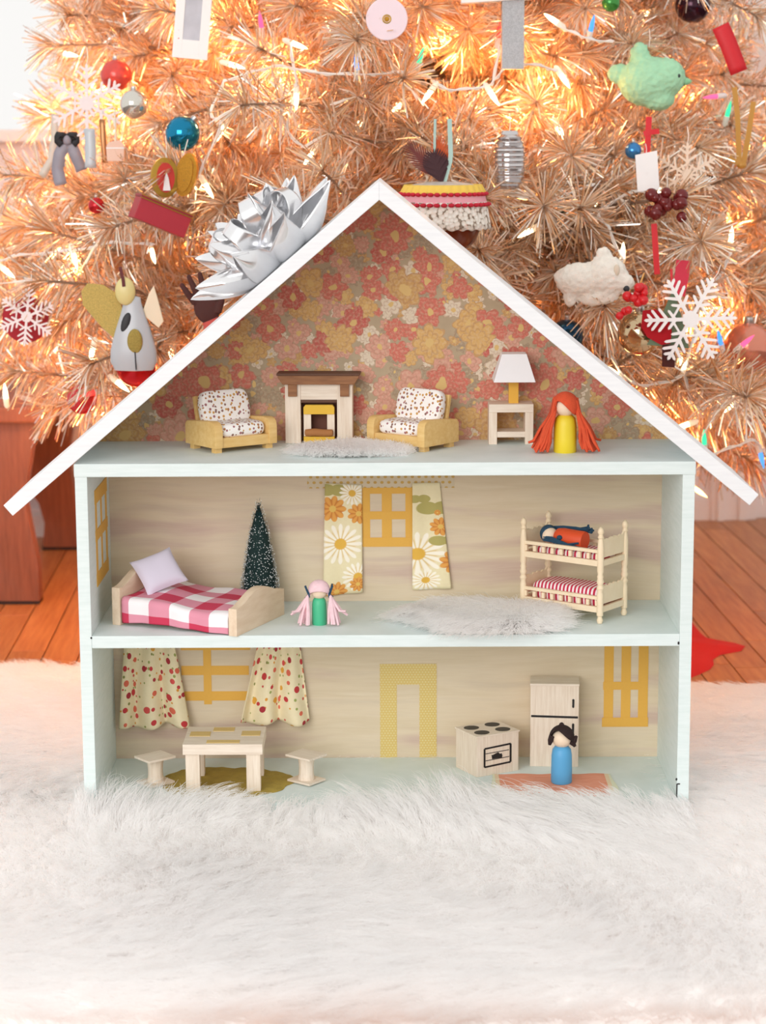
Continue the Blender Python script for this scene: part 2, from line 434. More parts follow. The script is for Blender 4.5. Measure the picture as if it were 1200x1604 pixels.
fur('fur_pile', np.stack([x, y, z], 1), np.stack([cx, cy], 1), ln, lf, M_fur, rug, .019, .70, 8, .00038)

# ================================================================ dollhouse
house = thing('dollhouse', 'mint and white wooden dollhouse with two open floors and a gabled attic', 'dollhouse', (0, 0, -.0145))
dz = .0145
HO = Vector((0, 0, dz))
def hb(name, mat, *boxes, bevel=.0008, parent=None):
    m = MB()
    for b in boxes: m.b2(b[0], b[1], b[2], b[3], b[4] + dz, b[5] + dz)
    return m.build(name, mat, parent or house, bevel=bevel)
hb('side_panel', M_mint, (-HW, -HI, 0, D, -.0145, Z2B))
hb('side_panel', M_mint, (HI, HW, 0, D, -.0145, Z2B))
hb('base_board', M_mint, (-HI, HI, 0, D, -.0145, 0))
hb('middle_shelf', M_mint, (-HI, HI, .0005, D, Z1B, Z1))
hb('attic_floor', M_mint, (-HW - .0006, HW + .0006, -.001, D, Z2B, Z2))
bp = hb('back_panel', M_ply, (-HW, HW, D, D + .004, -.0145, Z2B + .01), bevel=0)
bp['label'] = 'whitewashed plywood back with pinkish grain'
AX, AZ = -.0046, .7325
LE, RE = (-.4433, .3621), (.4337, .371)
TV = .0212
def roof(e, name):
    sl = (e[1] - AZ) / (e[0] - AX); sg = 1 if e[0] > AX else -1
    th = TV * math.cos(math.atan(sl)); nx, nz = -sg * math.sin(math.atan(abs(sl))), -math.cos(math.atan(abs(sl)))
    poly = [(AX, AZ + dz), (e[0], e[1] + dz), (e[0] + nx * th, e[1] + nz * th + dz), (AX, AZ - TV + dz)]
    m = MB(); m.prism(poly, -.004, D + .006); return m.build(name, M_white, house, bevel=.0009)
roof(LE, 'roof_board'); roof(RE, 'roof_board')
sl1 = (LE[1] - AZ) / (LE[0] - AX); sl2 = (RE[1] - AZ) / (RE[0] - AX)
m = MB(); zl = AZ + sl1 * (-.36 - AX) - TV * .6; zr = AZ + sl2 * (.36 - AX) - TV * .6
m.prism([(-.36, Z2 - .012 + dz), (.36, Z2 - .012 + dz), (.36, zr + dz), (AX, AZ - TV * .6 + dz), (-.36, zl + dz)], D, D + .004)
gp = m.build('gable_panel', M_wallp, house); gp['label'] = 'gable back papered in coral, yellow and taupe flowers'
# nail holes and a staple
m = MB(); m.b2(.3452, .3465, -.0006, .001, .0045 + dz, .022 + dz); m.b2(.3462, .3495, -.0006, .001, .0212 + dz, .0226 + dz); m.build('staple', M_black, house)
m = MB(); m.ball((.3452, 0, .0275 + dz), (.0012, .0006, .0018), 8, 6); m.build('nail_hole', M_black, house)
m = MB(); m.ball((-.3462, 0, Z1 - .002 + dz), (.0012, .0006, .0012), 8, 6); m.build('nail_hole', M_black, house)
m = MB(); m.ball((.3445, 0, Z1 - .011 + dz), (.0012, .0008, .002), 8, 6); m.build('nail_hole', M_black, house)
# tape windows: px rectangles on the back panel
def tape_set(name, strips, mat, label, y0=D):
    p = bpy.data.objects.new(name, None); col.objects.link(p); p.parent = house; p['label'] = label; p.empty_display_size = .01
    for k, (a, b, c, d_) in enumerate(strips):
        A, B = PY(a, b, y0), PY(c, d_, y0)
        m = MB(); t = .0004 + .00013 * k
        m.b2(A.x, B.x, y0 - t, y0 + .0002, B.z + dz, A.z + dz); m.build('tape_strip', mat, p)
    return p
tape_set('tape_window', [(565, 765, 580, 855), (598, 766, 614, 854), (635, 765, 647, 855), (566, 764, 646, 773), (566, 801, 646, 813), (566, 842, 646, 856)], M_tape, 'four-pane window frame of mustard tape on the bedroom wall')
tape_set('tape_window', [(283, 1009, 392, 1018), (284, 1043, 390, 1057), (286, 1083, 388, 1097), (318, 1009, 332, 1103)], M_tape, 'window cross of mustard tape between berry curtains')
tape_set('tape_window', [(947, 1008, 960, 1136), (974, 1008, 987, 1132), (1001, 1008, 1014, 1134), (945, 1068, 1014, 1080), (943, 1124, 1015, 1138)], M_tape, 'tall window frame of mustard tape on the kitchen wall')
tape_set('tape_door', [(595, 1044, 622, 1190), (657, 1044, 684, 1190), (595, 1040, 684, 1072)], M_tapedoor, 'door frame of pale yellow patterned tape on the kitchen wall')
tape_set('tape_valance', [(481, 742, 712, 764)], M_tapedot, 'strip of beige polka dot tape above the daisy curtains')
# window on the left side panel
sp_ = bpy.data.objects.new('tape_window', None); col.objects.link(sp_); sp_.parent = house; sp_['label'] = 'six-pane window frame of mustard tape on the left side panel'
ns_ = [0]
def sstrip(y0, y1, z0, z1):
    ns_[0] += 1; m = MB(); m.b2(-HI - .0002, -HI + .0004 + .00013 * ns_[0], y0, y1, z0 + dz, z1 + dz); m.build('tape_strip', M_tape, sp_)
for y0, y1 in ((.058, .071), (.104, .114), (.146, .157)): sstrip(y0, y1, .262, .365)
for z0, z1 in ((.252, .268), (.307, .320), (.352, .369)): sstrip(.056, .160, z0, z1)

# ================================================================ curtains
def m_daisy(name, items):
    s = Mt(name, .85); uv = s.co('UV')
    c = s.mix(s.noise(uv, 300, 2), '#f0e5bf', '#eadcb4')
    for kind, cx, cy, R in items:
        if kind == 'd':
            e, r, a = s.petal(uv, cx, cy, R, 16, .35); k = s.less(e, 1, .04)
            pc = s.mix(s.ma('POWER', s.ma('ABSOLUTE', s.ma('SINE', s.ma('MULTIPLY', a, 8))), 6.0), '#fdf6e6', '#e4c98d')
            c = s.mix(k, c, pc); c = s.mix(s.less(r, .28, .04), c, '#e5b54c')
        elif kind == 'o':
            e, r, a = s.petal(uv, cx, cy, R, 9, .3); k = s.less(e, 1, .05)
            pc = s.mix(s.ma('POWER', s.ma('ABSOLUTE', s.ma('SINE', s.ma('MULTIPLY', a, 4.5))), 5.0), '#e6a552', '#cf7f3a')
            c = s.mix(k, c, pc); c = s.mix(s.less(r, .25, .04), c, '#e8c066')
        else:
            e, r, a = s.petal(s.mapping(uv, (.6, 1, 1), (cx * .4, 0, 0)), cx, cy, R, 2, .55); c = s.mix(s.less(e, 1, .05), c, '#b5aa66')
    wv = s.n('TexWave', {'Vector': uv, 'Scale': 900.0}).outputs[1]; s.bump(wv, .08, .0005)
    return s.out(c)
def flat_curtain(name, label, tl, tr, br, bl, mat, y=D - .003):
    A, B, C, E_ = [PY(*p, y) for p in (tl, tr, br, bl)]
    ox, oz = A.x, min(C.z, E_.z)
    def fn(u, v):
        t = A.lerp(B, u); b = E_.lerp(C, u); p = b.lerp(t, v)
        return (p.x - ox, -.0024 - .0014 * math.sin(u * 9 + v * 1.3) * (1 - .5 * v) - .003 * (1 - v) ** 2 * u, p.z - oz)
    W = (B - A).length; H = A.z - E_.z
    m = MB(); m.grid(fn, 24, 30, lambda u, v: (u * W, v * H))
    o = m.build(name, mat, None, smooth=80, loc=(ox, y + .0028, oz), solid=.0008)
    return tag(o, label, 'curtain')
md1 = m_daisy('daisy_print_left', [('l', .010, .136, .012), ('d', .034, .133, .016), ('o', .010, .112, .017), ('o', .042, .106, .014), ('d', .020, .066, .0265), ('d', .041, .022, .019), ('o', .041, .012, .010), ('o', .016, .004, .013)])
flat_curtain('daisy_curtain', 'yellow daisy print curtain hanging nearer the bottle-brush tree', (509, 757), (567, 760), (568, 927), (506, 934), md1)
md2 = m_daisy('daisy_print_right', [('l', .008, .116, .008), ('l', .026, .104, .013), ('o', .030, .080, .012), ('d', .005, .046, .028), ('l', .033, .062, .010), ('o', .040, .034, .015), ('o', .028, .098, .004), ('d', .012, .012, .014), ('o', .046, .010, .010)])
flat_curtain('daisy_curtain', 'yellow daisy print curtain hanging nearer the bunk bed', (646, 757), (689, 756), (707, 921), (646, 924), md2)
def m_berry():
    s = Mt('berry_print', .85); uv = s.co('UV')
    c = s.mix(s.noise(uv, 200, 2), '#efe2c0', '#e7d8b2')
    def dots(c, sc_, off, R, stops, keep):
        p = s.mapping(uv, (sc_, sc_, 1), off)
        v = s.n('TexVoronoi', {'Vector': p, 'Scale': 1.0, 'Randomness': .8}, voronoi_dimensions='2D')
        rr = s.n('SeparateColor', {0: v.outputs['Color']})
        rad = s.ma('MULTIPLY', s.ma('MULTIPLY_ADD', rr.outputs[2], .5, .55), R)
        k = s.ma('MULTIPLY', s.ma('LESS_THAN', v.outputs['Distance'], rad), s.ma('LESS_THAN', rr.outputs[1], keep))
        return s.mix(k, c, s.ramp(rr.outputs[0], stops, 'CONSTANT'))
    c = dots(c, 110, (.3, .7, 0), .22, [(0, '#9aa35a'), (.4, '#d8963c'), (.6, '#c8524a'), (.8, '#8a8a4a')], .38)
    c = dots(c, 62, (0, 0, 0), .27, [(0, '#c23a3e'), (.35, '#d96a52'), (.55, '#a92f3a'), (.75, '#dba13f'), (.86, '#cf4f4c')], .85)
    return s.out(c)
M_berry = m_berry()
def berry_curtain(label, tl, tr, br, bl, ph):
    y = D - .004
    A, B, C, E_ = [PY(*p, y) for p in (tl, tr, br, bl)]
    ox, oz = A.x, E_.z
    def fn(u, v):
        t = A.lerp(B, u); b = E_.lerp(C, u); p = b.lerp(t, v)
        f = 1 - v
        return (p.x - ox + .003 * f * math.sin(u * 14 + ph), -.004 - (.003 + .006 * f) * (1 + math.sin(u * 15 + ph + .6 * math.sin(4 * v))) - .006 * f, p.z - oz + .0025 * f * math.sin(u * 11 + ph))
    W = (C - E_).length * 1.25; H = A.z - E_.z
    m = MB(); m.grid(fn, 60, 30, lambda u, v: (u * W + ph, v * H + ph))
    o = m.build('berry_curtain', M_berry, None, smooth=80, loc=(ox, y + .004, oz), solid=.0007)
    return tag(o, label, 'curtain')
berry_curtain('cream curtain with red berry print hanging nearer the side panel', (195, 1008), (274, 1008), (296, 1130), (188, 1137), .4)
berry_curtain('cream curtain with red berry print hanging nearer the taped door', (404, 1008), (470, 1008), (487, 1127), (376, 1128), 2.2)

# ================================================================ attic furniture
def m_posy():
    s = Mt('posy_print_cloth', .85); co = s.co()
    v = s.n('TexVoronoi', {'Vector': co, 'Scale': 215.0, 'Randomness': .8})
    rr = s.n('SeparateColor', {0: v.outputs['Color']})
    c = s.mix(s.ma('LESS_THAN', v.outputs['Distance'], .36), '#f4f0ec', s.ramp(rr.outputs[0], [(0, '#b07a4e'), (.3, '#8d6b62'), (.55, '#c89a55'), (.8, '#a06a6e')], 'CONSTANT'))
    return s.out(c)
M_posy = m_posy()
def cushion(m, c, d, M=None, bulge=.18, n=10):
    """soft box"""
    def sh(a): return math.copysign(abs(a) ** .34, a)
    seg, rings = 24, 12; vs = []; fs = []
    for j in range(rings + 1):
        ph = -PI / 2 + PI * j / rings
        for i in range(seg):
            th = 2 * PI * i / seg
            vs.append((c[0] + d[0] / 2 * sh(math.cos(th)) * abs(math.cos(ph)) ** .22, c[1] + d[1] / 2 * sh(math.sin(th)) * abs(math.cos(ph)) ** .22, c[2] + d[2] / 2 * (math.copysign(abs(math.sin(ph)) ** .8, ph))))
    for j in range(rings):
        for i in range(seg):
            k = (i + 1) % seg
            fs.append((j * seg + i, j * seg + k, (j + 1) * seg + k, (j + 1) * seg + i))
    m.add(vs, fs, M)
    return m
def armchair(label, loc, rz):
    t = thing('armchair', label, 'armchair', loc, rz, 'attic armchairs')
    W, Dp = .088, .070
    arm = [(-Dp / 2, .006), (Dp / 2, .006), (Dp / 2, .030), (Dp / 2 - .004, .034), (-Dp / 2 + .012, .038), (-Dp / 2 + .005, .0365), (-Dp / 2 + .0015, .033), (-Dp / 2, .027)]
    for s_ in (-1, 1):
        m = MB(); m.prism(arm, -.0055, .0055, T((s_ * (W / 2 - .0055), 0, 0), PI / 2)); m.build('arm', M_honey, t, bevel=.0012, smooth=40)
    m = MB(); m.b2(-W / 2 + .011, W / 2 - .011, -Dp / 2 + .002, -Dp / 2 + .009, .006, .018); m.b2(-W / 2 + .011, W / 2 - .011, -Dp / 2 + .009, Dp / 2 - .004, .008, .014); m.build('seat_frame', M_honey, t, bevel=.0005)
    m = MB(); m.b2(-W / 2 + .011, W / 2 - .011, 0, .005, 0, .052, T((0, Dp / 2 - .016, .012), 0, -.22)); m.build('back_frame', M_honey, t, bevel=.0008)
    m = MB(); cushion(m, (0, -.004, .0255), (W - .023, Dp - .014, .018)); m.build('seat_cushion', M_posy, t, smooth=70)
    m = MB(); cushion(m, (0, 0, 0), (W - .020, .016, .044), T((0, Dp / 2 - .0195, .0475), 0, -.24)); m.build('back_cushion', M_posy, t, smooth=70)
    for sx in (-1, 1):
        for sy in (-1, 1):
            m = MB(); m.box((sx * (W / 2 - .008), sy * (Dp / 2 - .010), .0032), (.009, .009, .0066)); m.build('foot', M_honey, t)
    return t
armchair('honey wood armchair with posy print cushions beside the fireplace, turned toward the lamp', (-.187, .127, Z2), math.radians(36))
armchair('honey wood armchair with posy print cushions between fireplace and lamp table', (.034, .131, Z2), math.radians(-38))
# fireplace
FP = thing('fireplace', 'toy wooden fireplace with walnut mantel and yellow grate holding a log', 'fireplace', (-.081, .168, Z2), math.radians(-2))
m = MB(); m.b2(-.0415, -.0225, -.007, .018, 0, .073); m.build('column', M_pale, FP, bevel=.0006)
m = MB(); m.b2(.0225, .0415, -.007, .018, 0, .073); m.build('column', M_pale, FP, bevel=.0006)
m = MB(); m.b2(-.0225, .0225, -.0055, .018, .054, .073); m.build('lintel', M_paleh, FP, bevel=.0004)
m = MB(); m.b2(-.0225, .0225, .014, .018, 0, .054); m.build('firebox', simple('firebox_brown', '#6d4334', .8), FP)
m = MB(); m.b2(-.0225, .0225, -.006, .014, .0505, .054); m.build('firebox_trim', M_walnutd, FP)
m = MB(); m.prism([(-.0495, .0845), (.0495, .0845), (.0495, .082), (.044, .0735), (-.044, .0735), (-.0495, .082)], -.013, .018); m.build('mantel', M_walnut, FP, bevel=.0006)
m = MB(); m.b2(-.051, .051, -.0145, .018, .0845, .0872); m.build('mantel_top', M_walnutd, FP, bevel=.0008)
for s_ in (-1, 1):
    m = MB(); m.prism([(-.0055, 0), (.0055, 0), (.0055, .015), (-.0055, .015)], -.011, -.006, T((s_ * .032, 0, .0585))); m.build('bracket', M_walnut, FP, bevel=.0006)
M_yfelt = simple('yellow_felt', '#e3b740', .8)
G = MB(); G.prism([(-.019, .0), (.019, 0), (.019, .0085), (-.019, .0085)], -.008, .004); g = G.build('grate', M_yfelt, FP, bevel=.0005)
G = MB(); G.prism([(-.019, .036), (.019, .036), (.019, .0445), (.0165, .0475), (-.0165, .0475), (-.019, .0445)], -.006, .004)
G.build('grate_arch', M_yfelt, g, bevel=.0005)
for s_ in (-1, 1):
    m = MB(); m.b2(s_ * .0145 - .0045, s_ * .0145 + .0045, -.004, .004, .0085, .036); m.build('grate_post', M_pale, g)
m = MB(); m.tube([(-.0175, 0, 0), (-.0165, 0, 0), (-.005, 0, .0006), (.007, 0, -.0004), (.0165, 0, 0), (.0175, 0, 0)], [.002, .0042, .0048, .0046, .0042, .002], 12, T((0, -.0085, .0135))); m.build('log', simple('log_brown', '#a8703f', .8, bump=.3), g, smooth=50)
# lamp table and lamp
ST = thing('side_table', 'pale wooden side table with a lower shelf holding the lamp', 'table', (.1545, .163, Z2))
m = MB(); m.b2(-.0272, .0272, -.019, .019, .0395, .0495); m.build('table_top', M_paleh, ST, bevel=.0006)
for s_ in (-1, 1):
    m = MB(); m.b2(s_ * .0222 - .005, s_ * .0222 + .005, -.018, .018, 0, .0395); m.build('leg', M_pale, ST, bevel=.0005)
m = MB(); m.b2(-.0172, .0172, -.017, .017, .0085, .0155); m.build('shelf', M_paleh, ST, bevel=.0004)
LP = thing('table_lamp', 'toy lamp with white tapered shade and yellow post on the side table', 'lamp', (.158, .1605, Z2 + .0493))
m = MB(); m.b2(-.006, .006, -.005, .005, 0, .036); m.build('post', simple('mustard_paint', '#e2ac3c', .6), LP, bevel=.0008)
m = MB(); m.lathe([(.0255 * 1.414, .028), (.0150 * 1.414, .0615)], 4, T((0, 0, 0), PI / 4)); m.build('lamp_shade', simple('white_card', '#efeef0', .8, var=.02), LP, bevel=.0006)
# attic fur mat
def fur_mat(name, label, cx, cy, z, rx, ry, n, seed, comb, rz=0.0, ln=(.018, .034), th=.006):
    t = thing(name, label, 'rug', (cx, cy, z))
    rng = np.random.default_rng(seed)
    lob = lambda a: 1 + .10 * np.sin(3 * a + seed) + .06 * np.sin(5 * a + 2 * seed)
    m = MB(); k = 48; vs = [(0, 0, th)]; fs = []
    c_, s_ = math.cos(rz), math.sin(rz)
    def pt(r, a, zz):
        X, Y = rx * r * lob(a) * math.cos(a), ry * r * lob(a) * math.sin(a)
        return (X * c_ - Y * s_, X * s_ + Y * c_, zz)
    for r, zz in ((.5, th), (.85, th * .9), (1, 0.0)):
        vs += [pt(r, 2 * PI * i / k, zz) for i in range(k)]
    for i in range(k):
        j = (i + 1) % k; fs.append((0, 1 + i, 1 + j))
        for q in (0, 1): fs.append((1 + q * k + i, 1 + (q + 1) * k + i, 1 + (q + 1) * k + j, 1 + q * k + j))
    fs.append(tuple(1 + 2 * k + i for i in range(k))[::-1])
    m.add(vs, fs); m.build('mat_backing', M_furbase, t, smooth=60)
    a = rng.uniform(0, 2 * PI, n); r = np.sqrt(rng.uniform(0, 1, n))
    X = rx * r * lob(a) * np.cos(a); Y = ry * r * lob(a) * np.sin(a)
    x = X * c_ - Y * s_; y = X * s_ + Y * c_
    zz = th * np.clip((1 - r) * 6, .05, 1) - .001
    cb = np.stack([comb[0] + .35 * np.sin(x * 40 + seed), comb[1] + .3 * np.sin(x * 31 + y * 27)], 1) + .55 * (r ** 2)[:, None] * np.stack([np.cos(a), np.sin(a)], 1)
    fur('mat_pile', np.stack([x, y, zz], 1), cb, rng.uniform(*ln, n), rng.uniform(.15, .42, n), M_fur, t, .012, .32, 6, .00042, seed)
    return t
fur_mat('fur_mat', 'small white fur mat before the toy fireplace', -.038, .083, Z2, .070, .036, 9000, 3, (-.1, -.25), -.12, (.022, .038), .006)
# peg dolls
def peg(name, label, loc, body_c, w, bh, hr, rz=0.0, skin='#f0d9bf', **kw):
    t = thing(name, label, 'doll', loc, rz, **kw)
    r = w / 2
    m = MB(); m.lathe([(0, 0), (r * .94, 0), (r, .0015), (r, bh * .35), (r * .97, bh * .75), (r * .88, bh * .92), (r * .66, bh), (r * .45, bh + .001), (0, bh + .001)], 28); m.build('body', simple('paint_' + body_c, body_c, .45, var=.03), t, smooth=50)
    m = MB(); m.ball((0, 0, bh + hr * .82), (hr, hr, hr * .95), 28, 16); m.build('head', simple('bare_peg_wood' + skin, skin, .6, var=.03), t, smooth=80)
    return t, bh + hr * .82
def yarn(name, c): return simple(name, c, .9, var=.14, scale=220, bump=.6)
random.seed(11)
d1, hz = peg('peg_doll', 'peg doll in yellow with long orange yarn hair', (.2153, .0795, Z2), '#e8cf2c', .0275, .044, .0128)
M_orange = yarn('orange_yarn', '#d9532f')
m = MB()
prof = [(math.sin(a) * .0152, math.cos(a) * .0158) for a in np.linspace(0, 1.75, 9)]
vs = []; k = 28
for i in range(9):
    a = 1.75 * i / 8
    for j in range(k):
        th = 2 * PI * j / k
        fr = max(0, math.cos(th + PI / 2))       # 1 at the front
        aa = a * (1 - .14 * fr ** 1.2)
        # swept fringe: lower on the doll's left side
        aa *= 1 + .62 * fr * math.cos(th)
        vs.append((math.sin(aa) * math.cos(th) * .0158, math.sin(aa) * math.sin(th) * .0165, hz + math.cos(aa) * .0172))
m.add(vs, [(i * k + j, i * k + (j + 1) % k, (i + 1) * k + (j + 1) % k, (i + 1) * k + j)[::-1] for i in range(8) for j in range(k)])
m.build('hair_cap', M_orange, d1, smooth=70, solid=.002)
m = MB()
for i in range(46):
    s_ = -1 if i % 2 else 1
    a = random.uniform(-.9, 1.1); fl_ = random.uniform(.3, 1.0)
    st = Vector((s_ * .0135 * math.cos(a * .6), .0135 * math.sin(a) * .8, hz + random.uniform(-.002, .011)))
    ex = s_ * (.018 + .022 * fl_ ** 1.5); L = .0015 + random.random() * .004
    if i in (4, 7): ex = s_ * .044; L = .012
    pts = [st, Vector((s_ * .0165, st.y * 1.15 - .002, hz - .008)), Vector((s_ * .0165 * .55 + ex * .45, st.y * 1.3 - .002, .03)), Vector((ex * .85, st.y * 1.5 - .002, .014)), Vector((ex, st.y * 1.7 - .003, L))]
    if i % 9 == 0: pts = [st] + [Vector((p.x * .85, -.013, p.z)) for p in pts[1:]]
    m.tube(pts, [.0021, .0023, .0022, .0021, .0014], 6)
m.build('yarn_hair', M_orange, d1, smooth=60)
# ================================================================ bedroom floor
BA = math.radians(-23)
BL, BW = .168, .128
bc = Vector((-.2265, .0860, Z1))
bed = thing('toy_bed', 'birch toy bed with wavy head and foot boards', 'bed', bc, BA)
def wavy(w, e, h, n=24):
    return [(-w / 2, 0), (w / 2, 0)] + [(w / 2 - w * i / n, e + (h - e) * (math.sin(PI * min(1, max(0, (i / n - .04) / .92)))) ** 1.6) for i in range(n + 1)]
m = MB(); m.prism(wavy(BW, .046, .062), -.0055, .0055, T((-BL / 2 + .0055, 0, 0), PI / 2)); m.build('headboard', M_birch, bed, bevel=.0012, smooth=40)
m = MB(); m.prism(wavy(BW, .033, .047), -.0055, .0055, T((BL / 2 - .0055, 0, 0), PI / 2)); m.build('footboard', M_birch, bed, bevel=.0012, smooth=40)
m = MB(); m.b2(-BL / 2 + .010, BL / 2 - .010, -BW / 2 + .010, BW / 2 - .010, .006, .016); m.build('bed_frame', M_birch, bed, bevel=.0005)
def m_gingham():
    s = Mt('red_gingham', .85); uv = s.co('UV'); sp = s.n('SeparateXYZ', {0: uv}); k = 1 / .054
    a = s.ma('LESS_THAN', s.ma('FRACT', s.ma('MULTIPLY', sp.outputs[0], k)), .5); b = s.ma('LESS_THAN', s.ma('FRACT', s.ma('MULTIPLY', sp.outputs[1], k)), .5)
    c = s.mix(s.ma('MULTIPLY', s.ma('ADD', a, b), .5), '#f4eff1', '#cc2f4e')
    c = s.ramp(s.ma('MULTIPLY', s.ma('ADD', a, b), .5), [(0, '#f3eef0'), (.25, '#de93a6'), (.75, '#c93655')], 'CONSTANT')
    s.bump(s.noise(uv, 900, 2), .1, .0005); return s.out(c)
M_ging = m_gingham()
def blanket(u, v):
    x = -BL / 2 + .0125 + (BL - .025) * u
    w = BW / 2 - .004
    s_ = (v - .5) * 2 * (w + .030)           # arc distance across
    top = .036 - .013 * u + .002 * math.sin(u * 9 + s_ * 30) + .0015 * math.sin(s_ * 60 + u * 4)
    if abs(s_) <= w - .004: y, z = s_, top
    else:
        d_ = abs(s_) - (w - .004); q = min(1, d_ / .008)
        y = math.copysign(w - .004 + .006 * math.sin(q * PI / 2) + .0012 * math.sin(u * 25), s_)
        z = max(.0035 + .002 * math.sin(u * 5), top - .006 * (1 - math.cos(q * PI / 2)) - max(0, d_ - .008) * (top - .006) / .026)
    return (x, y, z)
m = MB(); m.grid(blanket, 50, 60, lambda u, v: (u * (BL - .025) + .017, v * (BW + .052) + .013)); bl_ = m.build('gingham_blanket', M_ging, None, smooth=80, solid=.001)
bl_.location = bc; bl_.rotation_euler = (0, 0, BA); tag(bl_, 'red and white gingham blanket draped over the birch toy bed', 'blanket')
m = MB(); m.b2(-BL / 2 + .011, BL / 2 - .011, -BW / 2 + .010, BW / 2 - .010, .015, .0215); m.build('mattress', simple('mattress_white', '#efe9e4', .9), bed, bevel=.002)
# pillow leaning on the headboard
def pillow_fn(sign):
    def fn(u, v):
        a, b = u * 2 - 1, v * 2 - 1
        k = ((1 - a ** 4) * (1 - b ** 4)) ** .55
        pin = 1 - .05 * (1 - a * a) * 0 
        ed = .93 + .07 * (abs(a) ** 3) * (abs(b) ** 3)
        return (a * .0275 * ed, sign * .0095 * k, b * .0255 * ed)
    return fn
m = MB(); m.grid(pillow_fn(1), 20, 20); m.grid(pillow_fn(-1), 20, 20)
pw = m.build('toy_pillow', simple('lavender_cotton', '#d8d1e2', .9, var=.03), None, smooth=80, fix=True)
pw.matrix_world = Matrix.Translation(bc) @ T((0, 0, 0), BA) @ T((-.0500, -.008, .0575), math.radians(38)) @ T(rx=math.radians(-40)) @ T(ry=math.radians(-20))
tag(pw, 'small lavender pillow leaning on the headboard of the toy bed', 'pillow')
# bottle-brush tree
bt = thing('bottle_brush_tree', 'tiny dark green bottle-brush tree with snowy tips behind the toy bed', 'toy tree', (-.157, .158, Z1))
m = MB(); m.lathe([(0, 0), (.011, 0), (.012, .003), (.011, .006), (.003, .007), (.0012, .010), (.001, .130), (0, .131)], 14); m.build('stand', M_pale, bt, smooth=40)
H0, H1, RB = .012, .136, .0255
m = MB(); m.lathe([(0, H0), (RB * .80, H0 + .001), (RB * .74, H0 + .03), (RB * .46, H0 + .08), (0, H1 - .004)], 20); m.build('brush_core', simple('dark_green_core', '#16302e', .9), bt, smooth=60)
random.seed(3)
v_, f_, v2, f2 = [], [], [], []
for i in range(5200):
    t_ = 1 - math.sqrt(random.random()); z = H0 + (H1 - H0) * t_
    R = RB * (1 - t_) ** .68 * random.uniform(.9, 1.06) + .001; a = random.uniform(0, 2 * PI); dz_ = random.uniform(-.001, .004)
    d_ = Vector((math.cos(a), math.sin(a), 0)); n_ = Vector((-math.sin(a), math.cos(a), 0)) * .00032
    p0 = d_ * R * .55 + Vector((0, 0, z)); p1 = d_ * R + Vector((0, 0, z + dz_))
    b = len(v_); v_ += [p0 - n_, p0 + n_, p1 + n_ * .7, p1 - n_ * .7]; f_.append((b, b + 1, b + 2, b + 3))
    if random.random() < .22:
        q = p1 - d_ * .0008; b = len(v2); s_ = random.uniform(.0005, .0010)
        v2 += [q + Vector(o_) * s_ for o_ in ((1, 0, 0), (-.5, .87, 0), (-.5, -.87, 0), (0, 0, 1.3))]; f2 += [(b, b + 2, b + 1), (b, b + 1, b + 3), (b + 1, b + 2, b + 3), (b + 2, b, b + 3)]
m = MB(); m.v = [tuple(p) for p in v_]; m.f = f_; m.build('bristles', simple('dark_green_bristle', '#1c4a50', .7, var=.25, scale=300), bt, kind='stuff')
m = MB(); m.v = [tuple(p) for p in v2]; m.f = f2; m.build('snow_flocking', simple('snow_white', '#eef3f4', .8), bt, kind='stuff')
# pink-haired doll
d2, hz = peg('peg_doll', 'small peg doll in green with pink yarn pigtails and blue ties', (-.0795, .0585, Z1), '#46b98a', .0178, .0325, .0098)
M_pink = yarn('pink_yarn', '#f3cfd6'); M_navy = yarn('navy_yarn', '#25475f')
m = MB(); vs = []; k = 24
for i in range(9):
    for j in range(k):
        th = 2 * PI * j / k; fr = max(0, -math.sin(th)); aa = 1.9 * i / 8 * (1 - .20 * fr ** 2)
        vs.append((math.sin(aa) * math.cos(th) * .0125, math.sin(aa) * math.sin(th) * .0122, hz + .0015 + math.cos(aa) * .0118))
m.add(vs, [(i * k + j, i * k + (j + 1) % k, (i + 1) * k + (j + 1) % k, (i + 1) * k + j)[::-1] for i in range(8) for j in range(k)])
m.build('hair_cap', M_pink, d2, smooth=70, solid=.0016)
for s_ in (-1, 1):
    m = MB()
    for i in range(13):
        ex = s_ * random.uniform(.010, .026); yy = random.uniform(-.012, .004); L = random.uniform(.001, .004)
        if i == 0: ex = s_ * .034; L = .012
        if i == 1: ex = s_ * .032; L = .018
        m.tube([(s_ * .0105, -.002, hz - .002), (s_ * .014, -.004 + yy * .2, hz - .006), (s_ * .012 * .4 + ex * .62, -.004 + yy * .6, .018), (ex, -.004 + yy, L)], [.0016, .0021, .0020, .0016], 6)
    m.build('pigtail', M_pink, d2, smooth=60)
    m = MB(); m.tube([(s_ * .0120, -.003 + .0032 * math.cos(a), hz - .0035 + .0032 * math.sin(a)) for a in np.linspace(0, 2 * PI, 13)], .0011, 6)
    for q in range(4):
        a = random.uniform(0, 2 * PI); m.tube([(s_ * .0125, -.004, hz - .003), (s_ * (.0155 + .002 * random.random()), -.004, hz + (.011 if q < 2 else -.010) * random.uniform(.6, 1.0))], [.0013, .0011], 6)
    m.build('hair_tie', M_navy, d2, smooth=60)
# bedroom fur mat
fur_mat('fur_mat', 'white fur mat spread before the toy bunk bed', .120, .066, Z1, .096, .056, 18000, 5, (-.25, -.3), -.30, (.030, .052), .012)
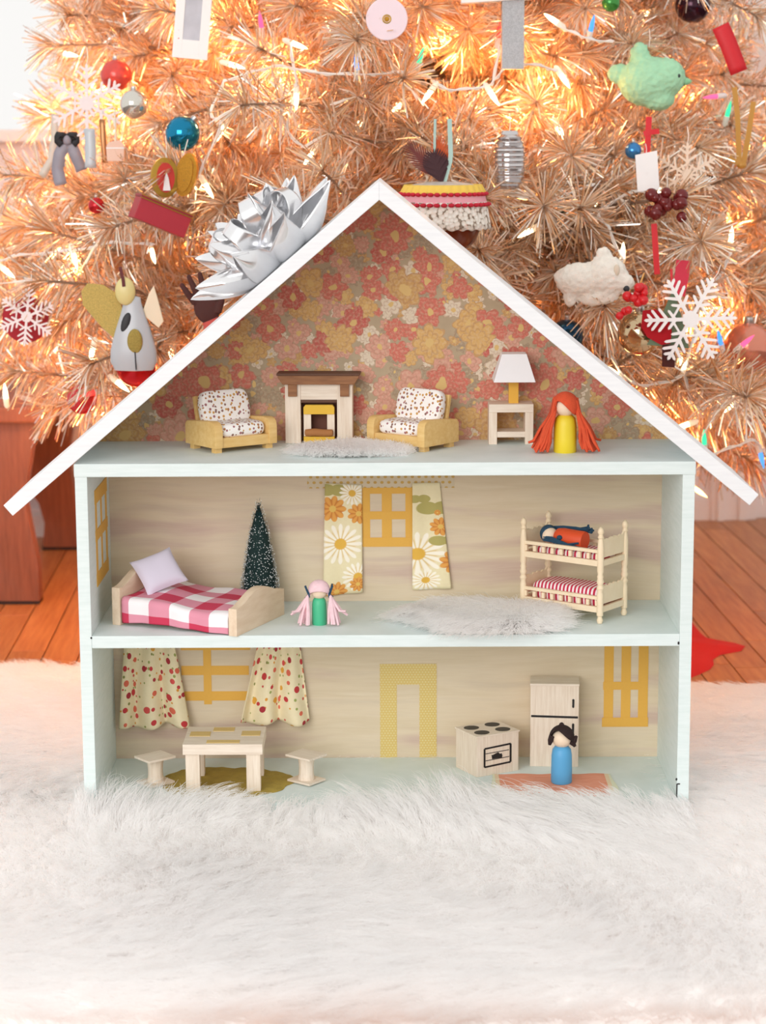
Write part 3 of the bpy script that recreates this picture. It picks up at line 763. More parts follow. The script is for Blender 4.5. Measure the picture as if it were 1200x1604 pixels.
# bunk bed
bk = thing('bunk_bed', 'cream toy bunk bed with turned posts and baluster rails', 'bunk bed', (.2300, .1105, Z1), math.radians(-37))
KL, KW, KH = .1100, .056, .119
def post_prof():
    p = [(0, 0), (.0028, .0005), (.0040, .004), (.0028, .0075), (.0026, .009), (.0040, .010)]
    p += [(.0040, .036), (.0030, .040), (.0046, .0435), (.0030, .047), (.0034, .048), (.0046, .0515), (.0034, .055), (.0040, .0575), (.0030, .0605), (.0040, .064), (.0040, .092), (.0032, .101), (.0026, .1035), (.0038, .1055), (.0026, .1085), (.0040, .112), (.0030, .1155), (0, KH)]
    return p
for sx in (-1, 1):
    for sy in (-1, 1):
        m = MB(); m.lathe(post_prof(), 14); m.build('post', M_cream, bk, smooth=40, loc=(sx * KL / 2, sy * KW / 2, 0))
for zb, zt in ((.0135, .0332), (.0700, .0900)):
    for sy in (-1, 1):
        m = MB(); m.b2(-KL / 2, KL / 2, sy * KW / 2 - .002, sy * KW / 2 + .002, zb, zb + .0070); m.build('bottom_rail', M_cream, bk)
        m = MB(); m.b2(-KL / 2, KL / 2, sy * KW / 2 - .002, sy * KW / 2 + .002, zt - .0040, zt); m.build('top_rail', M_cream, bk)
        for i in range(9):
            xx = -KL / 2 + .004 + (KL - .008) * i / 8
            m = MB(); m.b2(xx - .0021, xx + .0021, sy * KW / 2 - .0017, sy * KW / 2 + .0017, zb + .008, zt - .005); m.build('baluster', M_cream, bk)
    for sx in (-1, 1):
        n = 36; w2 = KW / 2 - .002
        e = lambda s_: .0115 + .010 * (1 - abs(s_)) ** .7 * .4 + .0022 * abs(math.sin(s_ * PI * 2.5)) + .007 * abs(s_) ** 4
        top = [(w2 - 2 * w2 * i / n, zt - .004 + e(1 - 2 * i / n)) for i in range(n + 1)]
        m = MB(); m.prism([(-w2, zb + .010), (w2, zb + .010)] + top, -.0012, .0012, T((sx * KL / 2, 0, 0), PI / 2)); m.build('end_panel', M_cream, bk)
        m = MB(); m.b2(sx * KL / 2 - .002, sx * KL / 2 + .002, -KW / 2, KW / 2, zb, zb + .007); m.build('end_rail', M_cream, bk)
    m = MB(); m.b2(-KL / 2, KL / 2, -KW / 2, KW / 2, zb + .001, zb + .0025); m.build('bed_base', M_cream, bk)
def m_stripe():
    s = Mt('red_candy_stripe', .85); sp = s.n('SeparateXYZ', {0: s.co()})
    f = s.ma('FRACT', s.ma('MULTIPLY', s.ma('ADD', sp.outputs[0], s.ma('MULTIPLY', sp.outputs[1], .18)), 190.0))
    return s.out(s.mix(s.less(f, .52, .05), '#f5e9ea', '#c2264a'))
M_str = m_stripe()
for zb, hh, lab in ((.0155, .025, 'red and white striped mattress on the lower bunk'), (.0720, .012, 'red and white striped mattress on the upper bunk')):
    m = MB(); cushion(m, (0, 0, hh / 2), (KL - .010, KW - .009, hh))
    mm = m.build('striped_mattress', M_str, None, smooth=70); mm.location = Vector((.2300, .1105, Z1 + zb)); mm.rotation_euler = (0, 0, math.radians(-37)); tag(mm, lab, 'mattress')
# doll lying on the upper bunk
d3 = thing('peg_doll', 'peg doll in orange with navy yarn hair lying on the upper bunk', 'doll', (0, 0, 0))
d3.matrix_world = Matrix.Translation((.2300, .1105, Z1)) @ T((0, 0, 0), math.radians(-37)) @ T((-.024, -.006, .0955), 0, 0, 0)
m = MB(); r = .0112; m.lathe([(0, 0), (r * .6, 0), (r * .9, .003), (r, .010), (r, .040), (r * .95, .0415), (0, .0415)], 24, T((0.002, 0, 0), 0, 0, math.radians(92))); m.build('body', simple('orange_paint', '#dd4f24', .5, var=.03), d3, smooth=50)
m = MB(); m.ball((-.0065, -.001, 0), .0100, 24, 14); m.build('head', simple('bare_peg_wood#f0d9bf', '#f0d9bf'), d3, smooth=80)
m = MB(); m.ball((-.010, .0018, .0012), (.0108, .0112, .0112), 24, 14); m.build('hair_cap', M_navy, d3, smooth=80)
m = MB()
for i in range(16):
    s_ = -1 if i < 5 else 1; z = random.uniform(-.006, .006) + (.004 if s_ > 0 else -.004)
    m.tube([(-.010, s_ * .009, z), (.004, s_ * .0135, z + .001), (.022, s_ * .0135, z * .6 + (.005 if s_ > 0 else -.004)), (.036 + .01 * random.random(), s_ * random.uniform(.011, .015), (.010 if s_ > 0 else -.006) + random.uniform(-.003, .003))], [.0014, .0017, .0017, .0014], 6)
for i in range(10):
    a = random.uniform(0, 2 * PI); m.tube([(.038, .013, .008), (.044 + .004 * math.cos(a), .013 + .004 * math.sin(a), .012 + .005 * math.sin(a * 2))], [.002, .0014], 6)
m.ball((.014, -.0112, .001), (.004, .003, .003), 10, 6)
m.build('yarn_hair', M_navy, d3, smooth=60)

# ================================================================ kitchen floor
def m_tabletop():
    s = Mt('table_top_checks', .65); co = s.co(); sp = s.n('SeparateXYZ', {0: co})
    n1 = s.noise(s.mapping(co, (4, 60, 60)), 6, 4); c = s.ramp(n1, [(.3, '#decbb8'), (.7, '#f0e3d5')]); return s.out(c)
TB = thing('toy_table', 'pale wooden toy table with checks of tape on its top', 'table', (-.1975, .080, .0013))
TW, TD, TH = .0965, .080, .0595
m = MB(); m.b2(-TW / 2, TW / 2, -TD / 2, TD / 2, TH - .013, TH); m.build('table_top', M_paleh, TB, bevel=.0008)
for sx in (-1, 1):
    for sy in (-1, 1):
        m = MB(); m.b2(sx * (TW / 2 - .0115) - .0085, sx * (TW / 2 - .0115) + .0085, sy * (TD / 2 - .0085) - .0065, sy * (TD / 2 - .0085) + .0065, 0, TH - .013); m.build('leg', M_pale, TB, bevel=.0006)
for a in ((-.043, -.018, -.004, .016), (-.016, .010, .018, .034), (.020, .043, -.002, .018), (-.020, .020, -.034, -.022)):
    m = MB(); m.b2(a[0], a[1], a[2], a[3], TH - .0002, TH + .0006); m.build('tape_check', simple('olive_gold_tape', '#d8b978', .6), TB)
def stool(label, loc, rz):
    t = thing('toy_stool', label, 'stool', loc, rz)
    m = MB(); m.b2(-.0195, .0195, -.0165, .0165, .0325, .0352); m.build('seat', M_paleh, t, bevel=.0004)
    m = MB(); m.lathe([(0, .0025), (.011, .0025), (.0095, .010), (.009, .018), (.0098, .026), (.011, .0327), (0, .0327)], 12); m.build('column', M_pale, t, smooth=40)
    m = MB(); m.b2(-.018, .018, -.0155, .0155, .001, .0036); m.build('base', M_paleh, t, bevel=.0004)
    return t
stool('pale wooden spool stool standing nearer the side panel', (-.2835, .078, .0006), math.radians(40))
stool('pale wooden spool stool standing nearer the taped door', (-.0985, .084, .0006), math.radians(-38))
m = MB(); k = 60; R0 = lambda a: 1 + .05 * math.sin(3 * a + .6) + .03 * math.sin(7 * a) + .02 * math.sin(11 * a + 1)
ring = lambda q, zz: [(.083 * q * R0(2 * PI * i / k) * math.cos(2 * PI * i / k), .066 * q * R0(2 * PI * i / k) * math.sin(2 * PI * i / k), zz + .0006 * math.sin(i * 2.1)) for i in range(k)]
vs = [(0, 0, .0014)] + ring(.6, .0014) + ring(.97, .0014) + ring(1, .0008) + ring(1, .0001)
fs = [(0, 1 + i, 1 + (i + 1) % k) for i in range(k)] + [(1 + q * k + i, 1 + (q + 1) * k + i, 1 + (q + 1) * k + (i + 1) % k, 1 + q * k + (i + 1) % k) for q in range(3) for i in range(k)]
m.add(vs, fs); mo = m.build('oval_mat', simple('olive_gold_felt', '#a8913f', .9, var=.25, scale=90, bump=.6), None, loc=(-.1985, .0815, 0), smooth=60); tag(mo, 'olive gold oval felt mat under the toy table', 'mat')
# stove
SV = thing('toy_stove', 'pale wooden toy stove with four drawn black burners and oven window', 'stove', (.1262, .1365, 0), math.radians(29))
SW, SD, SH = .0605, .051, .0505
m = MB(); m.b2(-SW / 2, SW / 2, -SD / 2, SD / 2, 0, SH); m.build('body', M_pale, SV, bevel=.0006)
m = MB(); m.b2(-SW / 2 - .0012, SW / 2 + .0012, -SD / 2 - .001, SD / 2 + .001, SH, SH + .0018); m.build('cooktop', M_paleh, SV, bevel=.0004)
for bx in (-.0155, .0150):
    for by in (-.0125, .0125):
        m = MB(); m.lathe([(0, 0), (.0098, 0), (.0098, .0004), (0, .0004)], 24, T((bx, by, SH + .0017), s=(1, .92, 1))); m.build('burner', M_black, SV)
Y0 = -SD / 2
def mark(p, x0, z0, x1, z1, wd_, y=None, name='oven_window'):
    L = math.hypot(x1 - x0, z1 - z0)
    p.b2(0, L, -.0003, .0002, -wd_ * .85, wd_ * .85, T((x0, Y0 if y is None else y, z0)) @ Matrix.Rotation(-math.atan2(z1 - z0, x1 - x0), 4, 'Y'))
m = MB()
for a in ((-.0195, .0115, .0185, .0130, .0013), (.0185, .0130, .0185, .0365, .0016), (.0185, .0365, -.0195, .0350, .0013), (-.0195, .0350, -.0195, .0115, .0015), (-.018, .0195, .0165, .0203, .0005), (-.018, .0285, .016, .0290, .0005)): mark(m, *a)
m.build('oven_window', M_black, SV)
m = MB(); m.prism([(-.0085, .0205), (.006, .0205), (.0065, .0235), (.005, .0262), (.0030, .0255), (.0005, .0280), (-.0030, .0272), (-.0075, .0255), (-.0095, .0262)], Y0 - .0003, Y0 + .0002); m.build('oven_roast', M_black, SV)
# fridge
FR = thing('toy_fridge', 'tall pale wooden toy fridge with drawn black handles', 'fridge', (.2122, .1640, 0), math.radians(-4))
FW, FD, FH = .0605, .040, .1075
m = MB(); m.b2(-FW / 2, FW / 2, -FD / 2, FD / 2, 0, FH - .003); m.build('body', M_pale, FR, bevel=.0008)
m = MB(); m.b2(-FW / 2 - .0005, FW / 2 + .0005, -FD / 2 - .0006, FD / 2, FH - .003, FH); m.build('top_board', M_paleh, FR, bevel=.0005)
Y0 = -FD / 2
m = MB(); mark(m, -FW / 2 + .001, .0655, FW / 2 - .001, .0645, .0016); m.build('door_line', M_black, FR)
for z0, z1 in ((.0765, .0885), (.0430, .0570)):
    m = MB(); m.prism([(-.0013, .0012), (0, 0), (.0013, .0012), (.0015, z1 - z0 - .0012), (0, z1 - z0), (-.0013, z1 - z0 - .0012)], -.0005, .0003, T((.0232, Y0, z0))); m.build('handle', M_black, FR)
# blue doll on the orange mat
def m_omat():
    s = Mt('orange_woven_mat', .9); sp = s.n('SeparateXYZ', {0: s.co()})
    n = s.noise(s.mapping(s.co(), (8, 120, 1)), 5, 3); c = s.ramp(n, [(.3, '#dd8a6c'), (.7, '#eaa58a')])
    k = s.ma('GREATER_THAN', s.ma('ABSOLUTE', sp.outputs[0]), .0655); c = s.mix(k, c, '#e6cfae')
    k = s.ma('GREATER_THAN', s.ma('ABSOLUTE', sp.outputs[0]), .0705); c = s.mix(k, c, '#dfe0c4')
    return s.out(c)
m = MB(); m.grid(lambda u, v: ((u - .5) * (.150 + .004 * math.sin(v * 5)), (v - .5) * .090, .0012 + .0005 * math.sin(u * 20 + v * 3)), 40, 12)
om = m.build('orange_mat', m_omat(), None, solid=.0008, loc=(.2045, .0640, 0)); tag(om, 'salmon orange woven strip mat with pale ends under the blue doll', 'mat')
d4, hz = peg('peg_doll', 'peg doll in light blue with short dark hair standing on the orange mat', (.2145, .0735, .0018), '#58a5d6', .0258, .0455, .0120)
M_dark = yarn('dark_brown_felt', '#2d1b1a')
m = MB(); vs = []; k = 32; nr = 10
for i in range(nr + 1):
    for j in range(k):
        th = 2 * PI * j / k; fr = max(0, -math.sin(th))
        lim = 1.80 - fr ** .7 * (.78 - .80 * math.cos(th))
        aa = lim * i / nr
        jag = 1 + (.05 * math.sin(th * 7) if i == nr else 0)
        vs.append((math.sin(aa) * math.cos(th) * .0148 * jag, math.sin(aa) * math.sin(th) * .0145, hz + .001 + math.cos(aa) * .0152))
m.add(vs, [(i * k + j, i * k + (j + 1) % k, (i + 1) * k + (j + 1) % k, (i + 1) * k + j)[::-1] for i in range(nr) for j in range(k)])
m.tube([(.0120, -.004, hz - .006), (.0148, -.005, hz - .001), (.0172, -.005, hz + .004)], [.003, .0026, .0010], 8)
m.tube([(-.0125, -.004, hz + .004), (-.0142, -.005, hz - .001), (-.0152, -.005, hz - .006)], [.003, .0026, .0012], 8)
m.tube([(.012, -.005, hz - .003), (.0155, -.006, hz - .008)], [.003, .0012], 8)
m.ball((-.0005, 0, hz + .0165), (.0024, .0024, .003), 10, 8)
m.build('felt_hair', M_dark, d4, smooth=60, solid=.0018)
# ================================================================ silver gift bow
M_silver = Mt('silver_foil_ribbon', .2, .8)
nz = M_silver.noise(M_silver.co(), 25, 2); M_silver.out(M_silver.mix(nz, '#e4e5e8', '#f4f4f5')); M_silver = M_silver.m
th_ = math.atan(sl1)
bowc = Vector((-.118, .075, AZ + sl1 * (-.118 - AX)))
bow = thing('gift_bow', 'large silver foil gift bow stuck on the white roof board', 'gift bow', bowc, 0, None, 0, -th_)
random.seed(21)
m = MB(); m.lathe([(0, 0), (.03, 0), (.03, .002), (0, .002)], 24); m.build('bow_base', M_silver, bow, smooth=40)
def loop(L, W, az, el, open_, twist, sk=0.0):
    """pointed ribbon petal: two foil faces joined along one edge and at the tip, open along the other"""
    def prof(t): return (math.sin(PI * min(1, .12 + .88 * t) ** .85) ** .75) * (1 - t ** 5)
    def fn(u, v):
        # u runs across: lower face left->right edge fold -> upper face back; v from root to tip
        a = u * 2 - 1
        w = W / 2 * max(.02, prof(v)) if v < 1 else 0.0
        side = 1 - 2 * abs(a)                    # -1 at open edges, 1 at folded edge
        up = 1 if a > 0 else -1
        h = open_ * (1 - abs(side) ** 2.2) * math.sin(PI * min(1, v * .93 + .07)) ** .7 * .5 + (open_ * .42 * (1 - (side + 1) / 2) * math.sin(PI * v) if v < 1 else 0)
        return (L * v, side * w + sk * L * v * v, up * h + .18 * L * v * v)
    M = T((0, 0, .003), az) @ Matrix.Rotation(-el, 4, 'Y') @ Matrix.Rotation(twist, 4, 'X')
    m = MB(); m.grid(fn, 28, 26, None, M); m.v = [(x, y, max(z, .0007)) for x, y, z in m.v]; return m.build('ribbon_loop', M_silver, bow, smooth=55, solid=.0005)
rr_ = random.uniform
for i in range(9): loop(.108 + .012 * random.random(), .050, 2 * PI * i / 9 + .2, math.radians(10), .022, rr_(-.5, .5), rr_(-.12, .12))
for i in range(7): loop(.100, .050, 2 * PI * i / 7 + .55, math.radians(32), .024, rr_(-.7, .7), rr_(-.12, .12))
for i in range(5): loop(.092, .048, 2 * PI * i / 5 + .1, math.radians(54), .026, rr_(-.8, .8), rr_(-.12, .12))
for i in range(2): loop(.074, .040, 2 * PI * i / 3 + .7, math.radians(76), .026, rr_(-.8, .8))
def curl(L, W, az, el, open_, twist):
    def fn(u, v):
        s_ = (u - .5) * 2; rad = L * math.sin(PI * v) ** .8
        return (rad, s_ * W / 2 * (1 - .45 * math.exp(-((v - .5) / .22) ** 2)), -open_ * math.sin(2 * PI * v) * .5)
    m = MB(); m.grid(fn, 8, 36, None, T((0, 0, .004), az) @ Matrix.Rotation(-el, 4, 'Y') @ Matrix.Rotation(twist, 4, 'X')); m.v = [(x, y, max(z, .0007)) for x, y, z in m.v]; return m.build('ribbon_curl', M_silver, bow, smooth=75, solid=.0005)
for az, el, tw in ((-1.9, .85, .4), (-1.2, 1.1, -.5), (-2.6, .9, .7), (-.5, .75, -.3), (.6, 1.0, .3)): curl(.088, .030, az, el, .040, tw)
# ================================================================ bench, tree skirt
M_bench = m_wood('reddish_brown_bench_wood', '#7d4630', '#96573c', (30, 30, 3), 5, .5)
bn = thing('wooden_bench', 'reddish brown wooden bench with curved slab legs beside the tree', 'bench', (-.776, 1.56, FLOOR))
half = [(.075, 0), (.152, 0), (.152, .07), (.142, .13), (.134, .18), (.138, .225), (.148, .28), (.154, .315), (.156, .335)]
inner = [(.080, .055), (.070, .095), (.050, .125), (.022, .142)]
prof = half + [(-x, z) for x, z in half[::-1]] + [(-x, z) for x, z in inner] + [(x, z) for x, z in inner[::-1]]
for yy in (-.255, .255):
    m = MB(); m.prism(prof, yy - .019, yy + .019); m.build('slab_leg', M_bench, bn, bevel=.003, smooth=30)
    m = MB()
    for s_ in (-1, 1): m.b2(s_ * .1135 - .0385, s_ * .1135 + .0385, yy - .0193, yy + .0193, 0, .006)
    m.build('foot_pad', simple('bench_foot_dark', '#2b1813', .8), bn)
m = MB(); m.b2(-.185, .185, -.33, .33, .335, .363); m.build('seat_board', M_bench, bn, bevel=.004)
m = MB(); m.b2(-.012, .012, -.236, .236, .21, .30); m.build('stretcher', M_bench, bn, bevel=.002)
TCX, TCY = .03, 1.235
m = MB(); n = 96
def skr(a): return .490 + .012 * math.cos(a * 9 + 2.2) + .050 * math.exp(-((a + .086) / .07) ** 2) - .018 * math.exp(-((a + .25) / .09) ** 2)
SKX, SKY = .05, .98
def skl(a):
    """outline radius, stopping where the back edge of the fur rug lies on the felt"""
    q = math.sin(a) + .13 * math.cos(a)
    return min(skr(a), .3295 / -q) if q < -1e-3 else skr(a)
vs = []
for q, zz in ((0, .010), (.35, .010), (.7, .006), (.97, .004), (1, .0005)):
    for i in range(n):
        a = -PI + 2 * PI * i / n
        ix, iy = TCX - SKX + .035 * math.cos(a), TCY - SKY + .035 * math.sin(a)      # slit collar round the trunk
        vs.append((ix * (1 - q) + skl(a) * q * math.cos(a), iy * (1 - q) + skl(a) * q * math.sin(a), zz + (.004 * math.sin(a * 13) if .5 < q < .9 else 0)))
fs = [(q * n + i, (q + 1) * n + i, (q + 1) * n + (i + 1) % n, q * n + (i + 1) % n) for q in range(4) for i in range(n)]
m.add(vs, fs); sk = m.build('tree_skirt', simple('red_felt', '#c4141c', .85, var=.05), None, smooth=60, loc=(.05, .98, FLOOR))
tag(sk, 'red felt tree skirt with pointed lobes on the wooden floor', 'tree skirt')

# ================================================================ tinsel tree
def TR(z): return min(.74 - .36 * (z - .5), .80 - 1.1 * (.36 - z) if z < .36 else 9)
def m_tinsel():
    s = Mt('champagne_tinsel', .25, .70)
    r = s.n('NewGeometry').outputs['Random Per Island']
    c = s.ramp(r, [(0, '#dfa877'), (.25, '#edc79c'), (.5, '#f7e8d6'), (.75, '#fffbf5'), (1, '#f4dcc2')])
    s.b.inputs['Specular IOR Level'].default_value = .6
    return s.out(c)
M_tin = m_tinsel()
M_stem = simple('branch_wire', '#8a6f5a', .6)
tree = thing('tinsel_tree', 'champagne tinsel Christmas tree glowing copper inside, behind the dollhouse', 'Christmas tree', (TCX, TCY, FLOOR))
m = MB(); m.tube([(0, 0, 0), (0, 0, 1.0), (0, 0, 2.35)], [.022, .018, .006], 12); m.build('trunk', simple('trunk_wrap', '#7d5a44', .8), tree, smooth=40)
def make_branch(seed):
    rnd = random.Random(seed)
    L = .6; segs = []
    def cv(t): return Vector((L * t, .018 * math.sin(t * 5 + seed), .05 * math.sin(PI * t) * .6 - .03 * t * t))
    main = [cv(i / 12) for i in range(13)]
    segs.append((main, .3))
    for i in range(8):
        t = .34 + .075 * i; side = -1 if i % 2 else 1
        b = cv(t); a = rnd.uniform(.55, .85) * side; ln = (.26 - .17 * (t - .3)) * rnd.uniform(.8, 1.15); up = rnd.uniform(-.25, .35)
        d_ = Vector((math.cos(a), math.sin(a), up)).normalized()
        segs.append(([b + d_ * ln * q / 6 + Vector((ln * .12 * (q / 6) ** 2, 0, -.02 * (q / 6) ** 2)) for q in range(7)], 0.0))
    st = MB(); nv, nf = [], []
    for pts, t0 in segs:
        st.tube(pts, [.0035 - .002 * i / len(pts) for i in range(len(pts))], 5)
        tot = sum((q - p).length for p, q in zip(pts, pts[1:]))
        cnt = int(tot * (1 - t0) * 1650)
        for _ in range(cnt + 40):
            t = t0 + (1 - t0) * rnd.random() if _ < cnt else rnd.uniform(.93, 1)
            f = t * (len(pts) - 1); i = min(int(f), len(pts) - 2); p = pts[i].lerp(pts[i + 1], f - i)
            ax = (pts[i + 1] - pts[i]).normalized(); o1 = ax.orthogonal().normalized(); o2 = ax.cross(o1); a = rnd.uniform(0, 2 * PI)
            rad = o1 * math.cos(a) + o2 * math.sin(a)
            fw = rnd.uniform(.25, .8) + (.7 if t > .93 else 0)
            d_ = (rad + ax * fw + Vector((0, 0, rnd.uniform(-.15, .1)))).normalized()
            ln = rnd.uniform(.034, .064); w = d_.cross(Vector((rnd.gauss(0, 1), rnd.gauss(0, 1), rnd.gauss(0, 1)))).normalized() * .00092
            mid = p + d_ * ln * .55; tip = p + d_ * ln + Vector((0, 0, -.006 * rnd.random())) + rad * .003
            b = len(nv); nv += [p - w * .7, p + w * .7, mid + w, mid - w, tip + w * .8, tip - w * .8]
            nf += [(b, b + 1, b + 2, b + 3), (b + 3, b + 2, b + 4, b + 5)]
    sm = bpy.data.meshes.new('branch'); sm.from_pydata(st.v, [], st.f); sm.materials.append(M_stem)
    nm = bpy.data.meshes.new('needles'); nm.from_pydata([tuple(q) for q in nv], [], nf); nm.materials.append(M_tin)
    return sm, nm
variants = [make_branch(i) for i in range(9)]
random.seed(77)
z = .36; lev = 0
CI = np.linalg.inv(RC)
def prj(P_):
    v = CI @ (np.array(P_) - CAM); return 600 + FPX * v[0] / v[1], 802 - FPX * v[2] / v[1]
def xlim(py):
    l = np.interp(py, [-60, 0, 50, 110, 150, 190, 285, 305, 340, 360], [210, 195, 95, 95, 170, 290, 280, 60, 0, -400])
    r = np.interp(py, [-60, 0, 20, 110, 130, 215, 240, 320, 340], [1120, 1130, 1110, 1120, 1230, 1230, 1150, 1150, 1500])
    return l + 25, r - 25
while z < 2.22:
    R = max(TR(z), .06); nb = max(5, int(round(17 * min(1, R / .66))))
    for i in range(nb):
        a = 2 * PI * (i + .5 * (lev % 2)) / nb + random.uniform(-.16, .16)
        r = R * random.uniform(.86, 1.06); zt = z + random.uniform(-.04, .04)
        ca = math.cos(a)
        if math.sin(a) > .3: r *= .74
        for _ in range(14):
            qx, qy = prj((TCX + r * ca, TCY + r * math.sin(a), zt)); l_, r_ = xlim(qy)
            if qy > -80 and (qx < l_ or qx > r_): r *= .93
            else: break
        if qy > np.interp(qx, [0, 250, 1000, 1200], [560, 585, 680, 690]): continue
        if math.sin(a) > .72 and lev % 2 and z < 1.2: continue      # far side, unseen from the room
        sm, nm = random.choice(variants)
        o = bpy.data.objects.new('branch', sm); col.objects.link(o); o.parent = tree
        sc_ = r / .6
        o.location = (0, 0, zt - FLOOR - .10 * sc_)
        o.rotation_euler = (random.uniform(-.6, .6), -math.atan2(.11, .6) + random.uniform(-.08, .1), a)
        o.scale = (sc_, max(.75, min(1.1, sc_)), max(.75, min(1.1, sc_)))
        q = bpy.data.objects.new('needles', nm); col.objects.link(q); q.parent = o; q['kind'] = 'stuff'
    z += .070; lev += 1

# ================================================================ hanging places on the tree
def surf(px, py, off=.0):
    for Y in np.arange(.25, 1.12, .004):
        p = PY(px, py, Y); R = TR(p.z) + off
        if R > 0 and (p.x - TCX) ** 2 + (Y - TCY) ** 2 <= R * R: return p
    return PY(px, py, .84)
def kpx(p): return (p.y - CAM[1]) * 1.0 / FPX / math.cos(PITCH) * .985
# ================================================================ light string
ls = thing('light_string', 'white-wired string of warm mini bulbs with a few coloured ones wound round the tinsel tree', 'string lights', (TCX, TCY, .2))
LO = Vector(ls.location)
M_wire = simple('white_wire', '#f1ede8', .5)
M_sock = simple('socket_white', '#f3efe9', .5, Transmission_Weight=.2)
GL = {'w': glow('bulb_warm', (1, .72, .38), 7.0), 'a': glow('bulb_amber', (1, .5, .12), 5.0), 'b': glow('bulb_blue', (.08, .35, .9), .9, '#2a6ad0'), 'g': glow('bulb_green', (.05, .8, .4), .9, '#1f9a5c'), 'p': glow('bulb_pink', (1, .12, .3), 1.0, '#e03060'), 'r': glow('bulb_red', (1, .06, .05), .9, '#d02020')}
names = {'w': None, 'a': 'amber bulb', 'b': 'blue bulb', 'g': 'green bulb', 'p': 'pink bulb', 'r': 'red bulb'}
bp_ = [(0, 0), (.0042, 0), (.0045, .006), (.0042, .013), (.0030, .020), (.0015, .026), (0, .030)]
mb = MB(); mb.lathe(bp_, 10); ms = MB(); ms.lathe([(0, -.020), (.0022, -.020), (.0050, -.016), (.0056, 0), (0, .0008)], 10)
bmesh_ = {}; sockmesh = None
def add_bulb(px, py, dx, dy, c, off=.022):
    global sockmesh
    p = surf(px, py, off) - LO
    d_ = Vector((dx, -.35, -dy)).normalized()
    M = Matrix.Translation(p - d_ * .012) @ d_.to_track_quat('Z', 'Y').to_matrix().to_4x4() @ Matrix.Scale(.82, 4)
    if c not in bmesh_:
        o = MB(); o.v = mb.v; o.f = mb.f; o = o.build('bulb', GL[c], ls, smooth=50); bmesh_[c] = o.data
    else: o = bpy.data.objects.new('bulb', bmesh_[c]); col.objects.link(o); o.parent = ls
    o.matrix_local = M
    if names[c]: o['label'] = names[c]
    if sockmesh is None:
        q = MB(); q.v = ms.v; q.f = ms.f; q = q.build('socket', M_sock, ls, smooth=50); sockmesh = q.data
    else: q = bpy.data.objects.new('socket', sockmesh); col.objects.link(q)
    q.parent = o
    return p - d_ * .030
BUL = [(112, 86, 1, .2, 'w'), (372, 104, 1, .3, 'w'), (470, 72, .9, .35, 'w'), (558, 96, -.1, -1, 'b'), (660, 86, .3, -1, 'g'), (668, 152, -.6, .8, 'w'), (775, 155, .55, .85, 'w'), (782, 46, .1, -1, 'r'), (886, 128, .55, .85, 'w'), (862, 28, -.8, -.5, 'w'), (928, 36, .2, -1, 'b'),
       (822, 366, -.9, .45, 'w'), (482, 250, -.5, .7, 'w'), (464, 160, 0, 1, 'w'), (976, 392, 0, -1, 'w'), (1146, 366, 0, -1, 'w'), (1112, 152, -1, .1, 'p'), (1142, 170, .2, -1, 'g'), (1032, 304, .2, -1, 'w'), (1068, 566, -.3, -1, 'w'), (1140, 640, -.9, .7, 'w'), (957, 580, -.7, -.6, 'w'), (1127, 528, -.3, -1, 'b'), (1103, 684, -.1, -1, 'g'), (1067, 668, -.8, .2, 'w'),
       (1172, 533, .6, -.6, 'p'), (1098, 772, .8, .55, 'a'), (1194, 722, .2, 1, 'b'), (14, 428, .8, .6, 'w'), (118, 410, .3, 1, 'w'), (8, 612, 0, -1, 'w'), (143, 558, -.2, 1, 'w'), (193, 606, .8, .6, 'w'), (136, 618, -.9, .2, 'r'), (300, 292, .9, .4, 'w'), (328, 300, .5, .8, 'w'), (408, 30, -.1, -1, 'p')]
SPARKLE = [(240, 402, .3, .9, 'w'), (40, 520, .5, .8, 'w'), (880, 210, .4, .8, 'w'), (560, 200, -.4, .9, 'w'), (720, 230, .2, 1, 'w'), (620, 170, -.8, .5, 'w'), (1010, 610, .4, .8, 'w'), (930, 330, -.5, .8, 'w'), (345, 210, -.4, .9, 'w'), (270, 560, .3, .9, 'w'), (1010, 30, -.3, .9, 'w'), (515, 40, .3, .9, 'w')]  # added bulbs, set deep among the needles for extra sparkle
ends = [add_bulb(*b, .085 if b[:2] == (1172, 533) else .022) for b in BUL] + [add_bulb(*b, -.09) for b in SPARKLE]
WIR = [[(350, 128), (395, 113), (440, 104), (490, 113), (560, 117), (640, 114), (672, 122), (700, 140), (745, 138), (772, 128), (782, 70)], [(772, 128), (800, 102), (845, 103), (872, 112)], [(872, 40), (900, 52), (926, 62), (960, 66)], [(836, 356), (862, 330), (890, 304), (930, 290)], [(1146, 386), (1135, 420), (1105, 460), (1090, 510), (1072, 590)],
       [(976, 410), (955, 360), (940, 330), (1000, 300), (1032, 320)], [(1072, 590), (1090, 640), (1125, 625), (1150, 622), (1200, 600)], [(1067, 668), (1085, 690), (1105, 712), (1150, 700), (1180, 690), (1195, 704)], [(1105, 712), (1088, 745), (1080, 760)], [(0, 410), (30, 400), (118, 392), (180, 380), (240, 384)], [(100, 84), (60, 120), (120, 150)], [(350, 128), (330, 180), (345, 195), (310, 280)], [(482, 235), (450, 200), (464, 140), (455, 68)], [(957, 560), (990, 600), (1040, 600), (1068, 590)]]
m = MB()
